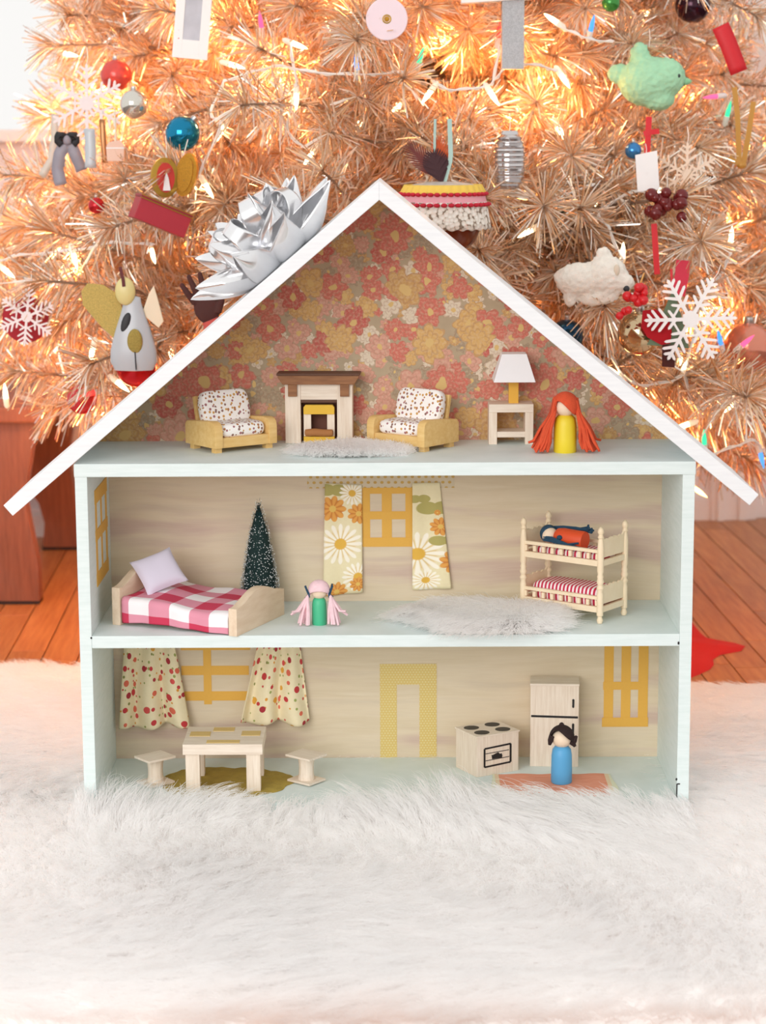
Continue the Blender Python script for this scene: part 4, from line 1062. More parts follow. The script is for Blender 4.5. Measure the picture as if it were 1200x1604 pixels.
for w_ in WIR:
    m = MB(); pts = [surf(*q, .022) - LO for q in w_]; fine = []
    for i in range(len(pts) - 1):
        p0 = pts[max(i - 1, 0)]; p1, p2 = pts[i], pts[i + 1]; p3 = pts[min(i + 2, len(pts) - 1)]
        for q in range(6):
            t = q / 6; fine.append(.5 * ((2 * p1) + (p2 - p0) * t + (2 * p0 - 5 * p1 + 4 * p2 - p3) * t * t + (3 * p1 - p0 - 3 * p2 + p3) * t ** 3))
    fine.append(pts[-1])
    m.tube(fine, .0014, 6); m.build('wire', M_wire, ls, smooth=60)
    m = MB(); m.tube([p + Vector((.0026 * math.sin(i * 1.1), .002, .0026 * math.cos(i * 1.1))) for i, p in enumerate(fine)], .0013, 6); m.build('wire', M_wire, ls, smooth=60)
random.seed(9)
for i in range(110):  # added point lights with no bulb of their own, for the copper inner glow
    zz = .30 + .88 * ((i * .618034) % 1); a = -PI / 2 + 2.1 * (((i * .7548) % 1) * 2 - 1); rr = TR(zz) * (.50 + .42 * ((i * .5698) % 1))
    l = bpy.data.lights.new('tree_glow_light', 'POINT'); l.energy = .80; l.color = (1, .46, .16); l.shadow_soft_size = .02
    o = bpy.data.objects.new('tree_glow_light', l); col.objects.link(o); o.parent = ls
    o.location = Vector((TCX + rr * math.cos(a), TCY + rr * math.sin(a), zz)) - LO
# ================================================================ ornaments
GO = 'ornaments on the tinsel tree'
def orn(name, label, cat, px, py, off=.03, rz=0.0, tilt=0.0):
    p = surf(px, py, off + .028); k = kpx(p)
    t = thing(name, label, cat, p, 0, GO)
    t.rotation_euler = (0, tilt, rz)
    return t, k
M_cap = simple('silver_cap', '#c9c6c4', .3, 1.0)
def glassy(name, c, rough=.08, metal=.75, var=.05): return simple(name, c, rough, metal, var, 12)
def hanger(t, k, z0, z1, mat=None, w=1.2, x=0.0):
    m = MB(); m.tube([(x, 0, z0 * k), (x + 1 * k, 0, (z0 + z1) / 2 * k), (x, 0, z1 * k)], w * k * .5, 6); return m.build('hanger', mat or M_wire, t, smooth=60)
def bauble(label, px, py, r, mat, off=.03, cap=True, tilt=0.0):
    t, k = orn('bauble', label, 'bauble', px, py, off, 0, tilt)
    m = MB(); m.ball((0, 0, 0), r * k, 32, 20); m.build('glass_ball', mat, t, smooth=80)
    if cap:
        m = MB(); m.lathe([(0, 0), (.20 * r, 0), (.22 * r, .03 * r), (.20 * r, .24 * r), (.10 * r, .28 * r), (0, .28 * r)], 16, T((0, 0, r * .96 * k), s=k)); m.build('cap', M_cap, t, smooth=40)
        m = MB(); m.tube([(.12 * r * k * math.cos(a), 0, (1.30 * r + .12 * r * math.sin(a)) * k) for a in np.linspace(-PI / 2, 1.5 * PI, 14)], .5 * k, 5); m.build('hanging_loop', M_cap, t)
    return t
bauble('silvery clear glass bauble with silver cap beside the snowflake', 210, 163, 22, glassy('clear_silver_glass', '#d8d4ca'), .06)
bauble('teal blue glass bauble above the open gold locket', 286, 209, 27, glassy('teal_glass', '#1b7fa6', .1), .03, True, .7)
bauble('amber-tinted mirrored bauble beside the felt tree', 1002, 522, 35, glassy('amber_mirror', '#c9b08c', .05, .95), .066)
bauble('navy blue bauble showing just over the roof edge', 888, 528, 28, glassy('navy_glass', '#27506f', .1), -.05)
bauble('red glass bauble hanging under the angel', 214, 574, 33, glassy('red_glass', '#c41822', .1, .6), .0)
bauble('small red bauble among needles above the red box', 151, 322, 13, glassy('red_glass_b', '#c02028', .15, .5), .05)
bauble('dark plum bauble behind the silvery branch tip', 1085, 8, 27, glassy('plum_glass', '#3b1d2b', .12, .6), -.02)
bauble('tiny blue bauble beside the red ribbon cross', 992, 236, 13, glassy('blue_glass', '#3f7fb8', .1, .6), .02)
bauble('coral glass bauble beside the great white snowflake', 1172, 545, 40, glassy('coral_glass', '#d98a72', .12, .5), -.03)
bauble('plain red bauble among the low needles near the bench', 128, 625, 24, glassy('red_glass_c', '#c8343a', .15, .4), -.03)
bauble('pinkish red bauble deep in the needles by the pale snowflake', 182, 118, 24, glassy('rose_glass', '#d9534c', .2, .35), -.02)
bauble('tiny dark green bauble amid copper needles', 880, 326, 8, glassy('green_glass', '#1f3d2a', .15, .5), .02)
bauble('small green bauble at the top branches', 957, 4, 14, glassy('green_glass_b', '#3f8a3c', .15, .4), .02)
# snowflakes
def snowflake(label, px, py, R, mat, style=0, tilt=0.0, off=.05, rz=0.0):
    t, k = orn('snowflake_ornament', label, 'snowflake', px, py, off, rz, tilt)
    m = MB(); cnt = [0]
    def bar(x0, z0, x1, z1, w):
        cnt[0] += 1; hk = (1.3 + .0137 * (cnt[0] * 7 % 83)) * k
        L = math.hypot(x1 - x0, z1 - z0); M = T((x0 * k, 0, z0 * k)) @ Matrix.Rotation(-math.atan2(z1 - z0, x1 - x0), 4, 'Y')
        m.prism([(0, -w / 2 * k), (L * k, -w / 2 * k * .8), ((L + w * .5) * k, 0), (L * k, w / 2 * k * .8), (0, w / 2 * k)], -hk, hk, M)
    w = R * .085
    for i in range(6):
        a = PI / 2 + i * PI / 3; c_, s_ = math.cos(a), math.sin(a)
        bar(0, 0, R * c_, R * s_, w)
        for f, l in (((.34, .24), (.52, .30), (.70, .26), (.86, .15)) if style == 0 else ((.42, .34), (.66, .30), (.84, .16))):
            for sg in (-1, 1):
                b = a + sg * PI / 3.4; bar(R * f * c_, R * f * s_, R * (f * c_ + l * math.cos(b)), R * (f * s_ + l * math.sin(b)), w * .85)
        b = a + PI / 6
        if style == 1: bar(R * .1 * math.cos(b), R * .1 * math.sin(b), R * .36 * math.cos(b), R * .36 * math.sin(b), w)
    hexo = [(R * .20 * math.cos(i * PI / 3), R * .20 * math.sin(i * PI / 3)) for i in range(6)]
    m.prism([(x * k, z * k) for x, z in hexo], -2.6 * k, 2.6 * k)
    for i in range(6):
        a0 = PI / 2 + i * PI / 3; a1 = a0 + PI / 3; f = .36 if style else .42
        bar(R * f * math.cos(a0), R * f * math.sin(a0), R * f * math.cos(a1), R * f * math.sin(a1), w * .6)
    m.build('snowflake', mat, t, fix=True)
    m = MB(); m.tube([(0, 0, R * k), (2 * k, 2 * k, (R + 12) * k), (0, 6 * k, (R + 26) * k)], .6 * k, 5); m.build('hanging_thread', M_wire, t)
    return t
M_sfw = simple('white_painted_wood', '#f3eeec', .7, var=.03)
M_sfp = simple('pinkish_white_wood', '#f1e3e2', .7, var=.03)
M_sfc = simple('peach_cream_wood', '#ecd3bd', .7, var=.03)
snowflake('pale pinkish white snowflake in front of the grey ribbons', 136, 162, 58, M_sfp, 1, .02, .05)
snowflake('great white snowflake covering the green felt tree', 1082, 500, 70, M_sfw, 0, .5, .152)
snowflake('peach-tinted cream snowflake hung beside the gold ribbon', 1076, 274, 48, M_sfc, 1, .0, .05)
snowflake('lacy pink-white snowflake over a red backing disc', 42, 496, 45, M_sfp, 0, .12, .06)
t, k = orn('red_disc_ornament', 'red felt disc behind the lacy snowflake', 'ornament', 40, 500, .03)
m = MB(); m.lathe([(0, -2 * k), (36 * k, -2 * k), (37 * k, 0), (36 * k, 2 * k), (0, 2 * k)], 28, T((0, 0, 0), 0, PI / 2)); m.build('disc', simple('crimson_felt', '#a92430', .85), t, smooth=30)
hanger(t, k, 36, 62)
# grey ribbon bow
M_gr = simple('grey_satin', '#98929c', .5, var=.08); M_blk = simple('black_knot', '#2b2a2e', .6)
def strip(m, pts, w, k, yv=(0, 1, 0)):
    """flat ribbon through px-unit points (x,y,z), width along X mostly"""
    P_ = [Vector(p) * k for p in pts]; n = len(P_)
    def fn(u, v):
        f = v * (n - 1); i = min(int(f), n - 2); p = P_[i].lerp(P_[i + 1], f - i); q = P_[i + 1] - P_[i]
        sd = Vector((q.z, 0, -q.x)); sd = sd.normalized() if sd.length > 1e-9 else Vector((1, 0, 0))
        return tuple(p + sd * (u - .5) * w * k)
    m.grid(fn, 2, n * 3); return m
t, k = orn('ribbon_ornament', 'grey satin ribbon bow with long tails under the pinkish snowflake', 'ribbon', 106, 222, .03)
m = MB(); strip(m, [(-2, 0, 0), (-12, -4, -18), (-17, -1, -42), (-12, -3, -66)], 19, k); m.build('ribbon_tail', M_gr, t, smooth=60, solid=.001)
m = MB(); strip(m, [(4, 0, 0), (12, -4, -20), (21, -1, -44)], 18, k); m.build('ribbon_tail', M_gr, t, smooth=60, solid=.001)
m = MB(); m.ball((0, -3 * k, 4 * k), (8 * k, 5 * k, 9 * k), 16, 10); m.build('ribbon_knot', M_gr, t, smooth=60)
for s_ in (-1, 1):
    m = MB(); strip(m, [(s_ * 2, -5, 4), (s_ * 10, -9, 12), (s_ * 15, -6, 3), (s_ * 8, -4, -4)], 13, k); m.build('dark_loop', M_blk, t, smooth=60, solid=.001)
hanger(t, k, 14, 50)
t, k = orn('ribbon_ornament', 'cream ribbon strip hanging beside the grey bow', 'ribbon', 80, 225, .02)
m = MB(); strip(m, [(8, 0, 45), (6, 0, 10), (0, -2, -25), (-16, -3, -50)], 12, k); m.build('ribbon_tail', simple('cream_satin', '#d9cdbf', .5), t, smooth=60, solid=.001)
t, k = orn('icicle_ornament', 'copper metal strip ornament beside the pinkish snowflake', 'ornament', 161, 222, .02)
m = MB(); strip(m, [(0, 0, 34), (1, -2, 0), (3, -1, -32)], 9, k); m.build('metal_strip', simple('copper_strip', '#b98358', .35, .7), t, smooth=60, solid=.002)
m = MB(); strip(m, [(-20, 0, 20), (-19, -1, -8), (-20, -1, -40)], 17, k); m.build('glass_strip', simple('frosted_grey_glass', '#c3c8cc', .3), t, smooth=60, solid=.002)
hanger(t, k, 30, 56)
# tiny peach house
t, k = orn('house_ornament', 'tiny peach house-shaped ornament on a thread by the wall', 'ornament', 181, 236, .02)
m = MB(); m.prism([(-13 * k, -16 * k), (13 * k, -16 * k), (14 * k, 8 * k), (7 * k, 16 * k), (-10 * k, 13 * k), (-14 * k, 6 * k)], -4 * k, 4 * k); m.build('house_body', simple('peach_clay', '#eec7b2', .7), t, bevel=.0008)
m = MB(); m.b2(-14 * k, 14 * k, -4.4 * k, 4.4 * k, 3 * k, 5 * k); m.build('roof_band', M_sfw, t)
hanger(t, k, 12, 66, simple('pale_ribbon', '#dfe3d3', .6), 3)
# open gold locket
M_gold = simple('gold_glitter', '#c99435', .35, .7, .35, 500, .8); M_gold2 = simple('antique_gold', '#a98436', .35, .8, .2, 200)
t, k = orn('locket_ornament', 'open gold locket egg with red lining beside the blue bauble', 'ornament', 272, 276, .05)
def oval(rx, rz_, d0, d1, M, n=28): 
    m = MB(); m.prism([(rx * k * math.cos(2 * PI * i / n), rz_ * k * math.sin(2 * PI * i / n)) for i in range(n)], d0 * k, d1 * k, M); return m
oval(22, 31, -4, 4, T((-14 * k, 0, -2 * k), .25)).build('left_half', M_gold2, t, bevel=.001, smooth=30)
oval(14, 23, -5, -3, T((-13 * k, 0, -2 * k), .25)).build('red_lining', simple('red_enamel', '#c23024', .3), t, smooth=30)
m = MB(); m.prism([(-6 * k, -22 * k), (6 * k, -22 * k), (3 * k, -2 * k), (0, 6 * k), (-3 * k, -2 * k)], -8 * k, -5 * k, T((-12 * k, 0, 0), .25)); m.build('white_figure', M_sfw, t, bevel=.0008)
oval(18, 34, -4, 4, T((20 * k, 0, 2 * k), -.35, 0, .25)).build('right_half', M_gold, t, bevel=.001, smooth=30)
oval(12, 27, -6, -4, T((20 * k, 0, 2 * k), -.35, 0, .25)).build('glitter_lining', M_gold, t, smooth=30)
hanger(t, k, 28, 62, None, 1.2, -.01)
# red box
t, k = orn('red_box_ornament', 'red leather-look box with gold trim lying on the branches', 'ornament', 251, 338, .06, .35, .40)
m = MB(); m.b2(-43 * k, 43 * k, -20 * k, 20 * k, -19 * k, 15 * k); m.build('box_body', simple('red_leather', '#a92a38', .45, bump=.2), t, bevel=.0015)
m = MB(); m.b2(-44 * k, 44 * k, -21 * k, 21 * k, 15 * k, 20 * k); m.build('box_lid', simple('red_leather_lid', '#8f2230', .45), t, bevel=.0015)
for zz in (13.5, 18): 
    m = MB(); m.b2(-44.5 * k, 44.5 * k, -21.6 * k, -20.6 * k, zz * k, (zz + 1.5) * k); m.build('gold_trim', M_gold2, t)
# photo frame at the top
t, k = orn('frame_ornament', 'white frame ornament with red and gold dots round a grey photo', 'ornament', 301, 42, .05, 0, .10)
def m_dots():
    s = Mt('dotted_frame', .6); v = s.n('TexVoronoi', {'Vector': s.co(), 'Scale': 105.0, 'Randomness': .35})
    rr = s.n('SeparateColor', {0: v.outputs['Color']})
    return s.out(s.mix(s.ma('LESS_THAN', v.outputs['Distance'], .27), '#f4efec', s.ramp(rr.outputs[0], [(0, '#d0463e'), (.5, '#d9a03a')], 'CONSTANT')))
Md = m_dots()
for a in ((-27, -13, -48, 52), (13, 27, -48, 52), (-13, 13, -48, -20), (-13, 13, 44, 52)):
    m = MB(); m.b2(a[0] * k, a[1] * k, -2.5 * k, 2.5 * k, a[2] * k, a[3] * k); m.build('frame_side', Md, t, bevel=.0004)
m = MB(); m.b2(-14 * k, 14 * k, -1 * k, 2 * k, -22 * k, 46 * k); m.build('photo', simple('grey_photo', '#b9b6bd', .4, var=.3, scale=40), t)
# pink disc with gold eyelet
t, k = orn('disc_ornament', 'pale pink paper disc with gold eyelet at its centre', 'ornament', 606, 30, .095)
m = MB(); m.lathe([(6 * k, -1.5 * k), (31 * k, -1.5 * k), (32 * k, 0), (31 * k, 1.5 * k), (6 * k, 1.5 * k)], 40, T((0, 0, 0), 0, PI / 2)); m.build('disc', simple('blush_paper', '#efd9df', .7, var=.03), t, smooth=30)
m = MB(); m.tube([(6 * k * math.cos(a), 0, 6 * k * math.sin(a)) for a in np.linspace(0, 2 * PI, 20)], 2 * k, 8); m.build('eyelet', M_gold2, t, smooth=60)
m = MB(); m.ball((0, 0, 0), (5 * k, 3 * k, 5 * k), 14, 8); m.build('bead', M_gold, t, smooth=60)
hanger(t, k, 30, 60)
# silver glitter house at the top edge
M_glit = simple('silver_glitter', '#c6c6c8', .4, .6, .4, 600, .8)
t, k = orn('glitter_house_ornament', 'silver glitter house ornament with broad white roof at the top edge', 'ornament', 802, 52, .05)
m = MB(); m.b2(-16 * k, 18 * k, -14 * k, 14 * k, -54 * k, 52 * k); m.build('house_body', M_glit, t, bevel=.001)
m = MB(); m.prism([(-78 * k, 44 * k), (30 * k, 50 * k), (28 * k, 62 * k), (-22 * k, 90 * k), (-78 * k, 58 * k)], -18 * k, 18 * k); m.build('roof', M_sfw, t, bevel=.001)
# ribbed silver lantern
t, k = orn('ribbed_ornament', 'silver ribbed barrel ornament like a small lantern', 'ornament', 798, 250, .085)
pr = [(0, -44)] + [(16, -44)]
for i in range(11):
    z0 = -42 + 76 * i / 10; R = 27 * math.sqrt(max(.12, 1 - (abs(z0 + 2) / 48) ** 3.2)); pr += [(R - 3, z0 - 2.2), (R, z0), (R - 3, z0 + 2.2)]
pr += [(15, 38), (13, 44), (0, 44)]
m = MB(); m.lathe([(r * k, z_ * k) for r, z_ in pr], 36); m.build('ribbed_body', glassy('ribbed_silver', '#cfcac9', .14, .9), t, smooth=35)
hanger(t, k, 42, 70)
# brown ornament with lace cap and feathers
t, k = orn('feathered_ornament', 'brown glass ornament with lace-trimmed cap and dark feathers', 'ornament', 694, 330, .135)
m = MB(); m.lathe([(r * k, z_ * k) for r, z_ in [(0, -70), (30, -66), (50, -48), (60, -25), (62, 0), (58, 14)]], 36); m.build('glass_body', simple('brown_glass', '#6d2f16', .15, .2), t, smooth=60)
def m_lace():
    s = Mt('white_lace', .9); v = s.n('TexVoronoi', {'Vector': s.co(), 'Scale': 190.0})
    s.bump(v.outputs['Distance'], .9, .002); return s.out(s.ramp(v.outputs['Distance'], [(.25, '#f3ede4'), (.62, '#e6ddd0'), (.75, '#8d7b6a')]))
def band(name, r0, z0, r1, z1, mat, sc_=0, n=56):
    m = MB()
    def fn(u, v):
        a = 2 * PI * u; r = r0 + (r1 - r0) * v; z_ = z0 + (z1 - z0) * v
        if sc_: r += sc_ * abs(math.sin(a * 14)); z_ += (sc_ * .8 * math.sin(a * 28)) * (1 - v)
        return (r * k * math.cos(a), r * k * math.sin(a), z_ * k)
    m.grid(fn, 168 if sc_ else n, 4); return m.build(name, mat, t, smooth=60, solid=.0012)
M_lace = m_lace()
band('lace_band', 73, -28, 66, 14, M_lace, 1.5)
M_redc = simple('red_crochet', '#c01f34', .85, bump=.4)
band('crochet_band', 68, 8, 64, 28, simple('pink_crochet', '#e7a5ae', .85, bump=.4))
for z_, R in ((10, 70), (26, 66)):
    m = MB()
    for i in range(40):
        a = 2 * PI * i / 40; m.ball((R * k * math.cos(a), R * k * math.sin(a), z_ * k), (5.2 * k, 5.2 * k, 3.2 * k), 8, 6)
    m.build('red_crochet_trim', M_redc, t, smooth=60)
band('yellow_trim', 65, 27, 58, 40, simple('yellow_crochet', '#e9c255', .85, bump=.4), 2)
m = MB(); m.lathe([(r * k, z_ * k) for r, z_ in [(60, 36), (45, 41), (24, 44), (0, 45)]], 36); m.build('cap_top', simple('mottled_cloth', '#bdb2a8', .8, var=.35, scale=120), t, smooth=60)
def feather(m, base, tip, w, kk):
    b, e = Vector(base), Vector(tip); ax = (e - b); sd = Vector((ax.z, 0, -ax.x)).normalized()
    n = 14
    for i in range(n):
        f = i / n
        for s_ in (-1, 1):
            p = b.lerp(e, f); q = b.lerp(e, min(1.1, f + .30)) + sd * s_ * w * math.sin(PI * min(1, f * .8 + .2)) + Vector((0, .06 * w * (i % 3), 0))
            n_ = ax.normalized() * 3.2
            m.add([(p - n_) * kk, (p + n_) * kk, (q + n_ * .6) * kk, (q - n_ * .2) * kk], [(0, 1, 2, 3)])
fc = [('orange_feather', '#c8501c', (5, 4, 50), (-8, 6, 108), 14), ('brown_feather', '#6b2f2b', (-2, 0, 48), (-52, -4, 98), 16), ('plum_feather', '#3d1a20', (-2, -6, 44), (-16, -8, 88), 20)]
for nm, c, b, e, w_ in fc:
    m = MB(); feather(m, b, e, w_, k); m.build(nm, simple(nm, c, .7, var=.2), t, solid=.0006)
M_mintr = simple('mint_ribbon', '#a9c4bb', .6)
m = MB(); strip(m, [(2, -4, 44), (12, -5, 80), (10, -2, 140)], 7, k); m.build('mint_ribbon', M_mintr, t, solid=.0008)
m = MB(); strip(m, [(-12, 4, 60), (-13, 3, 100), (-12, 2, 140)], 4, k); m.build('mint_ribbon', M_mintr, t, solid=.0008)
# green felt bird
t, k = orn('felt_bird_ornament', 'mint green felted bird with a dark bead eye', 'ornament', 1016, 128, -.01)
def blob(balls, n=2):
    mbd = bpy.data.metaballs.new('x'); mbd.resolution = .0025; mbd.threshold = .3
    o = bpy.data.objects.new('x', mbd); col.objects.link(o)
    for (c, r) in balls:
        e = mbd.elements.new(type='ELLIPSOID'); e.co = c; rr = r if hasattr(r, '__len__') else (r, r, r)
        e.radius = 1.0 * max(rr); e.size_x, e.size_y, e.size_z = [q / max(rr) for q in rr]
    bpy.context.view_layer.update()
    me = bpy.data.meshes.new_from_object(o.evaluated_get(bpy.context.evaluated_depsgraph_get()))
    bpy.data.objects.remove(o); bpy.data.metaballs.remove(mbd)
    return me
def soft(name, balls, mat, parent):
    """one smooth skin round overlapping ellipsoids (voxel remesh)"""
    m = MB()
    for c, r in balls: m.ball(c, r, 20, 14)
    o = m.build(name, mat, parent)
    md = o.modifiers.new('skin', 'REMESH'); md.mode = 'VOXEL'; md.voxel_size = .0026; md.use_smooth_shade = True
    md = o.modifiers.new('soften', 'SMOOTH'); md.factor = .5; md.iterations = 6
    tx = bpy.data.textures.new('fuzz', 'CLOUDS'); tx.noise_scale = .0045; tx.noise_depth = 3
    md = o.modifiers.new('fuzz', 'DISPLACE'); md.texture = tx; md.strength = .0055; md.mid_level = .5
    return o
M_felt = simple('mint_felt', '#a9d9b2', .95, var=.12, scale=120, bump=.8)
soft('body', [((0, 0, 0), (46 * k, 34 * k, 38 * k)), ((24 * k, -4 * k, 6 * k), (32 * k, 28 * k, 30 * k)), ((-14 * k, 0, 38 * k), (15 * k, 12 * k, 22 * k)), ((-44 * k, 4 * k, 12 * k), (20 * k, 10 * k, 16 * k)), ((14 * k, -4 * k, -26 * k), (26 * k, 22 * k, 18 * k))], M_felt, t)
m = MB(); m.ball((42 * k, -24 * k, 8 * k), 3.6 * k, 12, 8); m.build('bead_eye', M_blk, t, smooth=60)
m = MB(); m.lathe([(7 * k, 0), (4 * k, 8 * k), (0, 13 * k)], 10, T((54 * k, -6 * k, 0), 0, 0, PI / 2)); m.build('beak', simple('felt_beak', '#8fc79a', .9), t, smooth=40)
hanger(t, k, 52, 80)
# red ribbon strip and others
M_redr = simple('red_ribbon', '#d4202a', .55, var=.04)
t, k = orn('red_ribbon', 'broad red ribbon strip slanting before the white casing', 'ribbon', 1143, 78, .05)
m = MB(); strip(m, [(-15, 0, 36), (-2, -2, 8), (15, -2, -34)], 27, k); m.build('ribbon_strip', M_redr, t, solid=.0015, smooth=60)
hanger(t, k, 30, 50, None, 1.2, -.012)
t, k = orn('red_ribbon', 'narrow red ribbon tied in a cross above the white tag', 'ribbon', 1014, 214, .04)
m = MB(); strip(m, [(2, 0, 30), (1, -2, 0), (0, -1, -26)], 9, k); m.build('ribbon_strip', M_redr, t, solid=.0015)
m = MB(); strip(m, [(-6, -2, 4), (5, -3, 7), (18, -2, 8)], 8, k); m.build('ribbon_cross', M_redr, t, solid=.0015)
t, k = orn('red_ribbon', 'long narrow red ribbon hanging above the red berries', 'ribbon', 1026, 385, .04)
m = MB(); strip(m, [(-2, 0, 34), (0, -2, 5), (4, -2, -44)], 9, k); m.build('ribbon_strip', M_redr, t, solid=.0015)
t, k = orn('red_ribbon', 'pinkish red ribbon tab above the great snowflake', 'ribbon', 1064, 432, .05)
m = MB(); strip(m, [(6, 0, 24), (4, -2, 0), (-2, -2, -30)], 22, k); m.build('ribbon_strip', simple('rose_ribbon', '#d8304a', .6), t, solid=.0015)
t, k = orn('gold_ribbon', 'amber gold ribbon loop with two long strands', 'ribbon', 1163, 205, .05)
M_goldr = simple('gold_satin', '#c08a3c', .4, .2)
for a in ([(-14, 0, 66), (-8, -2, 20), (-4, -2, -52)], [(16, 0, 44), (10, -2, 0), (2, -2, -52)], [(0, -3, -50), (-12, -2, -46), (-20, -2, -40)]):
    m = MB(); strip(m, a, 8, k); m.build('ribbon_strand', M_goldr, t, solid=.0012)
m = MB(); m.ball((0, 0, -52 * k), (8 * k, 6 * k, 6 * k), 12, 8); m.build('knot', M_goldr, t, smooth=60)
# white tag
t, k = orn('gift_tag', 'plain white rectangular tag below the red ribbon cross', 'tag', 1014, 268, .05, 0, -.08)
m = MB(); m.prism([(-17 * k, -30 * k), (17 * k, -30 * k), (17 * k, 30 * k), (-17 * k, 26 * k)], -1 * k, 1 * k); m.build('card', M_sfw, t)
hanger(t, k, 26, 42)
# dark red bead cluster
t, k = orn('bead_cluster', 'cluster of dark red beads under the cream snowflake', 'ornament', 1044, 322, .07)
rb = random.Random(4)
for i in range(17):
    m = MB(); m.ball((rb.uniform(-28, 28) * k, rb.uniform(-12, 4) * k, rb.uniform(-20, 20) * k), rb.uniform(8, 11) * k, 14, 10); m.build('bead', simple('garnet_bead', '#6a1a1a', .2, .1), t, smooth=60)
hanger(t, k, 18, 50)
# red berries
t, k = orn('berry_sprig', 'sprig of bright red berries above the mirrored bauble', 'ornament', 991, 472, .135)
for i in range(15):
    a = rb.uniform(-1, 1); m = MB(); m.ball((18 * a * k + rb.uniform(-8, 8) * k, rb.uniform(-10, 2) * k, (16 * a + rb.uniform(-12, 12)) * k), rb.uniform(6, 8) * k, 12, 8); m.build('berry', simple('red_berry', '#cf1a22', .35), t, smooth=60)
m = MB(); m.tube([(0, 2 * k, 0), (10 * k, 2 * k, 22 * k), (18 * k, 4 * k, 44 * k)], 1.5 * k, 6); m.build('stem', M_goldr, t)
# felt tree with red heart
t, k = orn('felt_tree_ornament', 'green felt tree with brown trunk and red felt patch behind the great snowflake', 'ornament', 1050, 512, .122)
m = MB(); m.prism([(-36 * k, -28 * k), (30 * k, -34 * k), (24 * k, -8 * k), (16 * k, 20 * k), (4 * k, 62 * k), (-10 * k, 26 * k), (-22 * k, 0)], -2 * k, 2 * k); m.build('green_felt', simple('sage_felt', '#6f8268', .95), t, bevel=.0006)
m = MB(); m.prism([(-12 * k, -62 * k), (8 * k, -64 * k), (8 * k, -28 * k), (-12 * k, -28 * k)], -2.5 * k, 2.5 * k); m.build('trunk', simple('brown_felt', '#4f2522', .95), t, bevel=.0006)
m = MB(); m.prism([(-44 * k, 26 * k), (-46 * k, 0), (-36 * k, -16 * k), (-14 * k, -28 * k), (0, -26 * k), (2 * k, -6 * k), (-4 * k, 16 * k), (-24 * k, 28 * k)], -5 * k, -2 * k); m.build('red_patch', simple('scarlet_felt', '#b4101f', .9), t, bevel=.0006)
hanger(t, k, 58, 90, M_redr, 4)
# woolly white lamb
M_wool = simple('cream_wool', '#eee6da', .98, var=.12, scale=160, bump=1.0)
t, k = orn('lamb_ornament', 'woolly white lamb ornament with black nose', 'ornament', 925, 440, .07)
soft('body', [((-14 * k, 0, 2 * k), (42 * k, 24 * k, 27 * k)), ((-44 * k, 2 * k, 6 * k), (14 * k, 10 * k, 12 * k)), ((24 * k, -4 * k, 8 * k), (34 * k, 24 * k, 32 * k)), ((20 * k, -2 * k, 36 * k), (13 * k, 9 * k, 18 * k)), ((46 * k, -8 * k, -2 * k), (22 * k, 16 * k, 16 * k)), ((-32 * k, -4 * k, -22 * k), (11 * k, 9 * k, 20 * k)), ((2 * k, -6 * k, -26 * k), (20 * k, 10 * k, 13 * k)), ((22 * k, -8 * k, -22 * k), (22 * k, 11 * k, 14 * k))], M_wool, t)
m = MB(); m.ball((54 * k, -20 * k, -11 * k), 5 * k, 14, 10); m.build('nose', M_blk, t, smooth=60)
m = MB(); m.ball((38 * k, -24 * k, 18 * k), (5 * k, 3 * k, 9 * k), 12, 8); m.build('ear', simple('wool_ear', '#d8c9b4', .95), t, smooth=60)
hanger(t, k, 48, 80)
# angel
t, k = orn('angel_ornament', 'glazed grey angel with glittery gold wing hanging above the red bauble', 'ornament', 208, 500, .08)
m = MB(); m.lathe([(r * k, z_ * k) for r, z_ in [(0, -82), (30, -80), (37, -66), (36, -48), (28, -18), (19, 8), (14, 26), (13, 34), (0, 38)]], 32, T(s=(1, .4, 1))); m.build('body', simple('grey_glaze', '#b5b8bd', .3, var=.06), t, smooth=60)
m = MB(); m.ball((-10 * k, -5 * k, 44 * k), (16 * k, 8 * k, 22 * k), 20, 14); m.build('head', simple('butter_glaze', '#d8c98a', .35), t, smooth=60)
wing = [(0, -42), (-10, -34), (-34, -12), (-62, 22), (-64, 44), (-54, 56), (-30, 54), (-8, 40), (2, 10)]
m = MB(); m.prism([((x - 16) * k, z_ * k) for x, z_ in wing], 2 * k, 7 * k); m.build('wing', simple('gold_glitter_wing', '#c9ae62', .4, .5, .45, 500, .8), t, bevel=.001)
m = MB(); m.prism([(x * k, z_ * k) for x, z_ in [(14, 8), (26, 40), (34, 52), (40, 30), (48, -4), (40, -14)]], 2 * k, 6 * k); m.build('wing', simple('cream_glaze', '#e6d3b6', .4), t, bevel=.001)
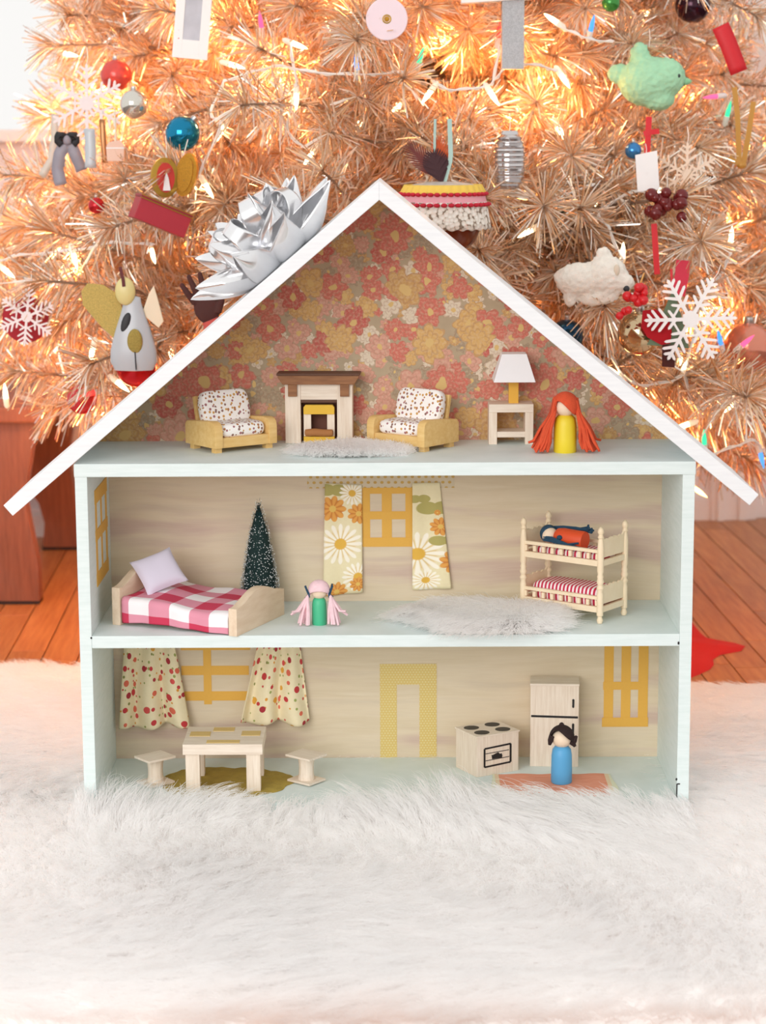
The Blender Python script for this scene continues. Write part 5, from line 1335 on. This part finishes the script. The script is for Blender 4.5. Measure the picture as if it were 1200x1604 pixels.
m = MB(); m.ball((4 * k, -13 * k, -34 * k), (12 * k, 3 * k, 20 * k), 16, 10); m.build('gold_flower', simple('gold_glitter_flower', '#a8924a', .4, .5, .45, 500, .8), t, smooth=60)
m = MB(); m.ball((-8 * k, -8 * k, -8 * k), (7 * k, 3 * k, 17 * k), 12, 8, T(ry=.3)); m.build('dark_leaf', M_blk, t, smooth=60)
m = MB(); m.tube([(4 * k, -15 * k, -50 * k), (5 * k, -15.5 * k, -78 * k)], 1.0 * k, 6); m.build('dark_stem', M_blk, t, smooth=60)
m = MB(); strip(m, [(-11, -14, 52), (-12, -11, 62), (-17, -6, 82)], 5, k); m.build('dark_ribbon', simple('maroon_cord', '#5a1c1c', .7), t, solid=.001)
# brown hand
t, k = orn('hand_ornament', 'brown felt hand with red cuff behind the silver bow', 'ornament', 322, 478, .05, 0, -.30)
M_brown = simple('chocolate_felt', '#4d2a26', .9, var=.08)
balls = []
m = MB(); m.ball((0, 0, -6 * k), (20 * k, 7 * k, 24 * k), 18, 12)
for bx, l, a in ((-15, 34, -.30), (-6, 42, -.10), (4, 41, .08), (13, 33, .26)):
    b = Vector((bx * k, 0, 8 * k)); e = b + Vector((math.sin(a), -.12, math.cos(a))) * l * k; mid = b.lerp(e, .55) + Vector((0, -2 * k, 0))
    m.tube([b, mid, e], [5.4 * k, 5.0 * k, 3.8 * k], 10); m.ball(e, 3.8 * k, 10, 6)
m.tube([(14 * k, 0, -16 * k), (25 * k, -2 * k, -2 * k), (32 * k, -3 * k, 12 * k)], [7 * k, 5.6 * k, 4 * k], 10); m.ball((32 * k, -3 * k, 12 * k), 4 * k, 10, 6)
o = m.build('hand', M_brown, t)
md = o.modifiers.new('skin', 'REMESH'); md.mode = 'VOXEL'; md.voxel_size = .0011; md.use_smooth_shade = True
m = MB(); m.tube([(0, 0, -24 * k), (1 * k, 0, -34 * k), (2 * k, 0, -48 * k)], [13 * k, 15 * k, 16 * k], 18); m.build('cuff', simple('coral_felt', '#c4554e', .9), t, smooth=40)
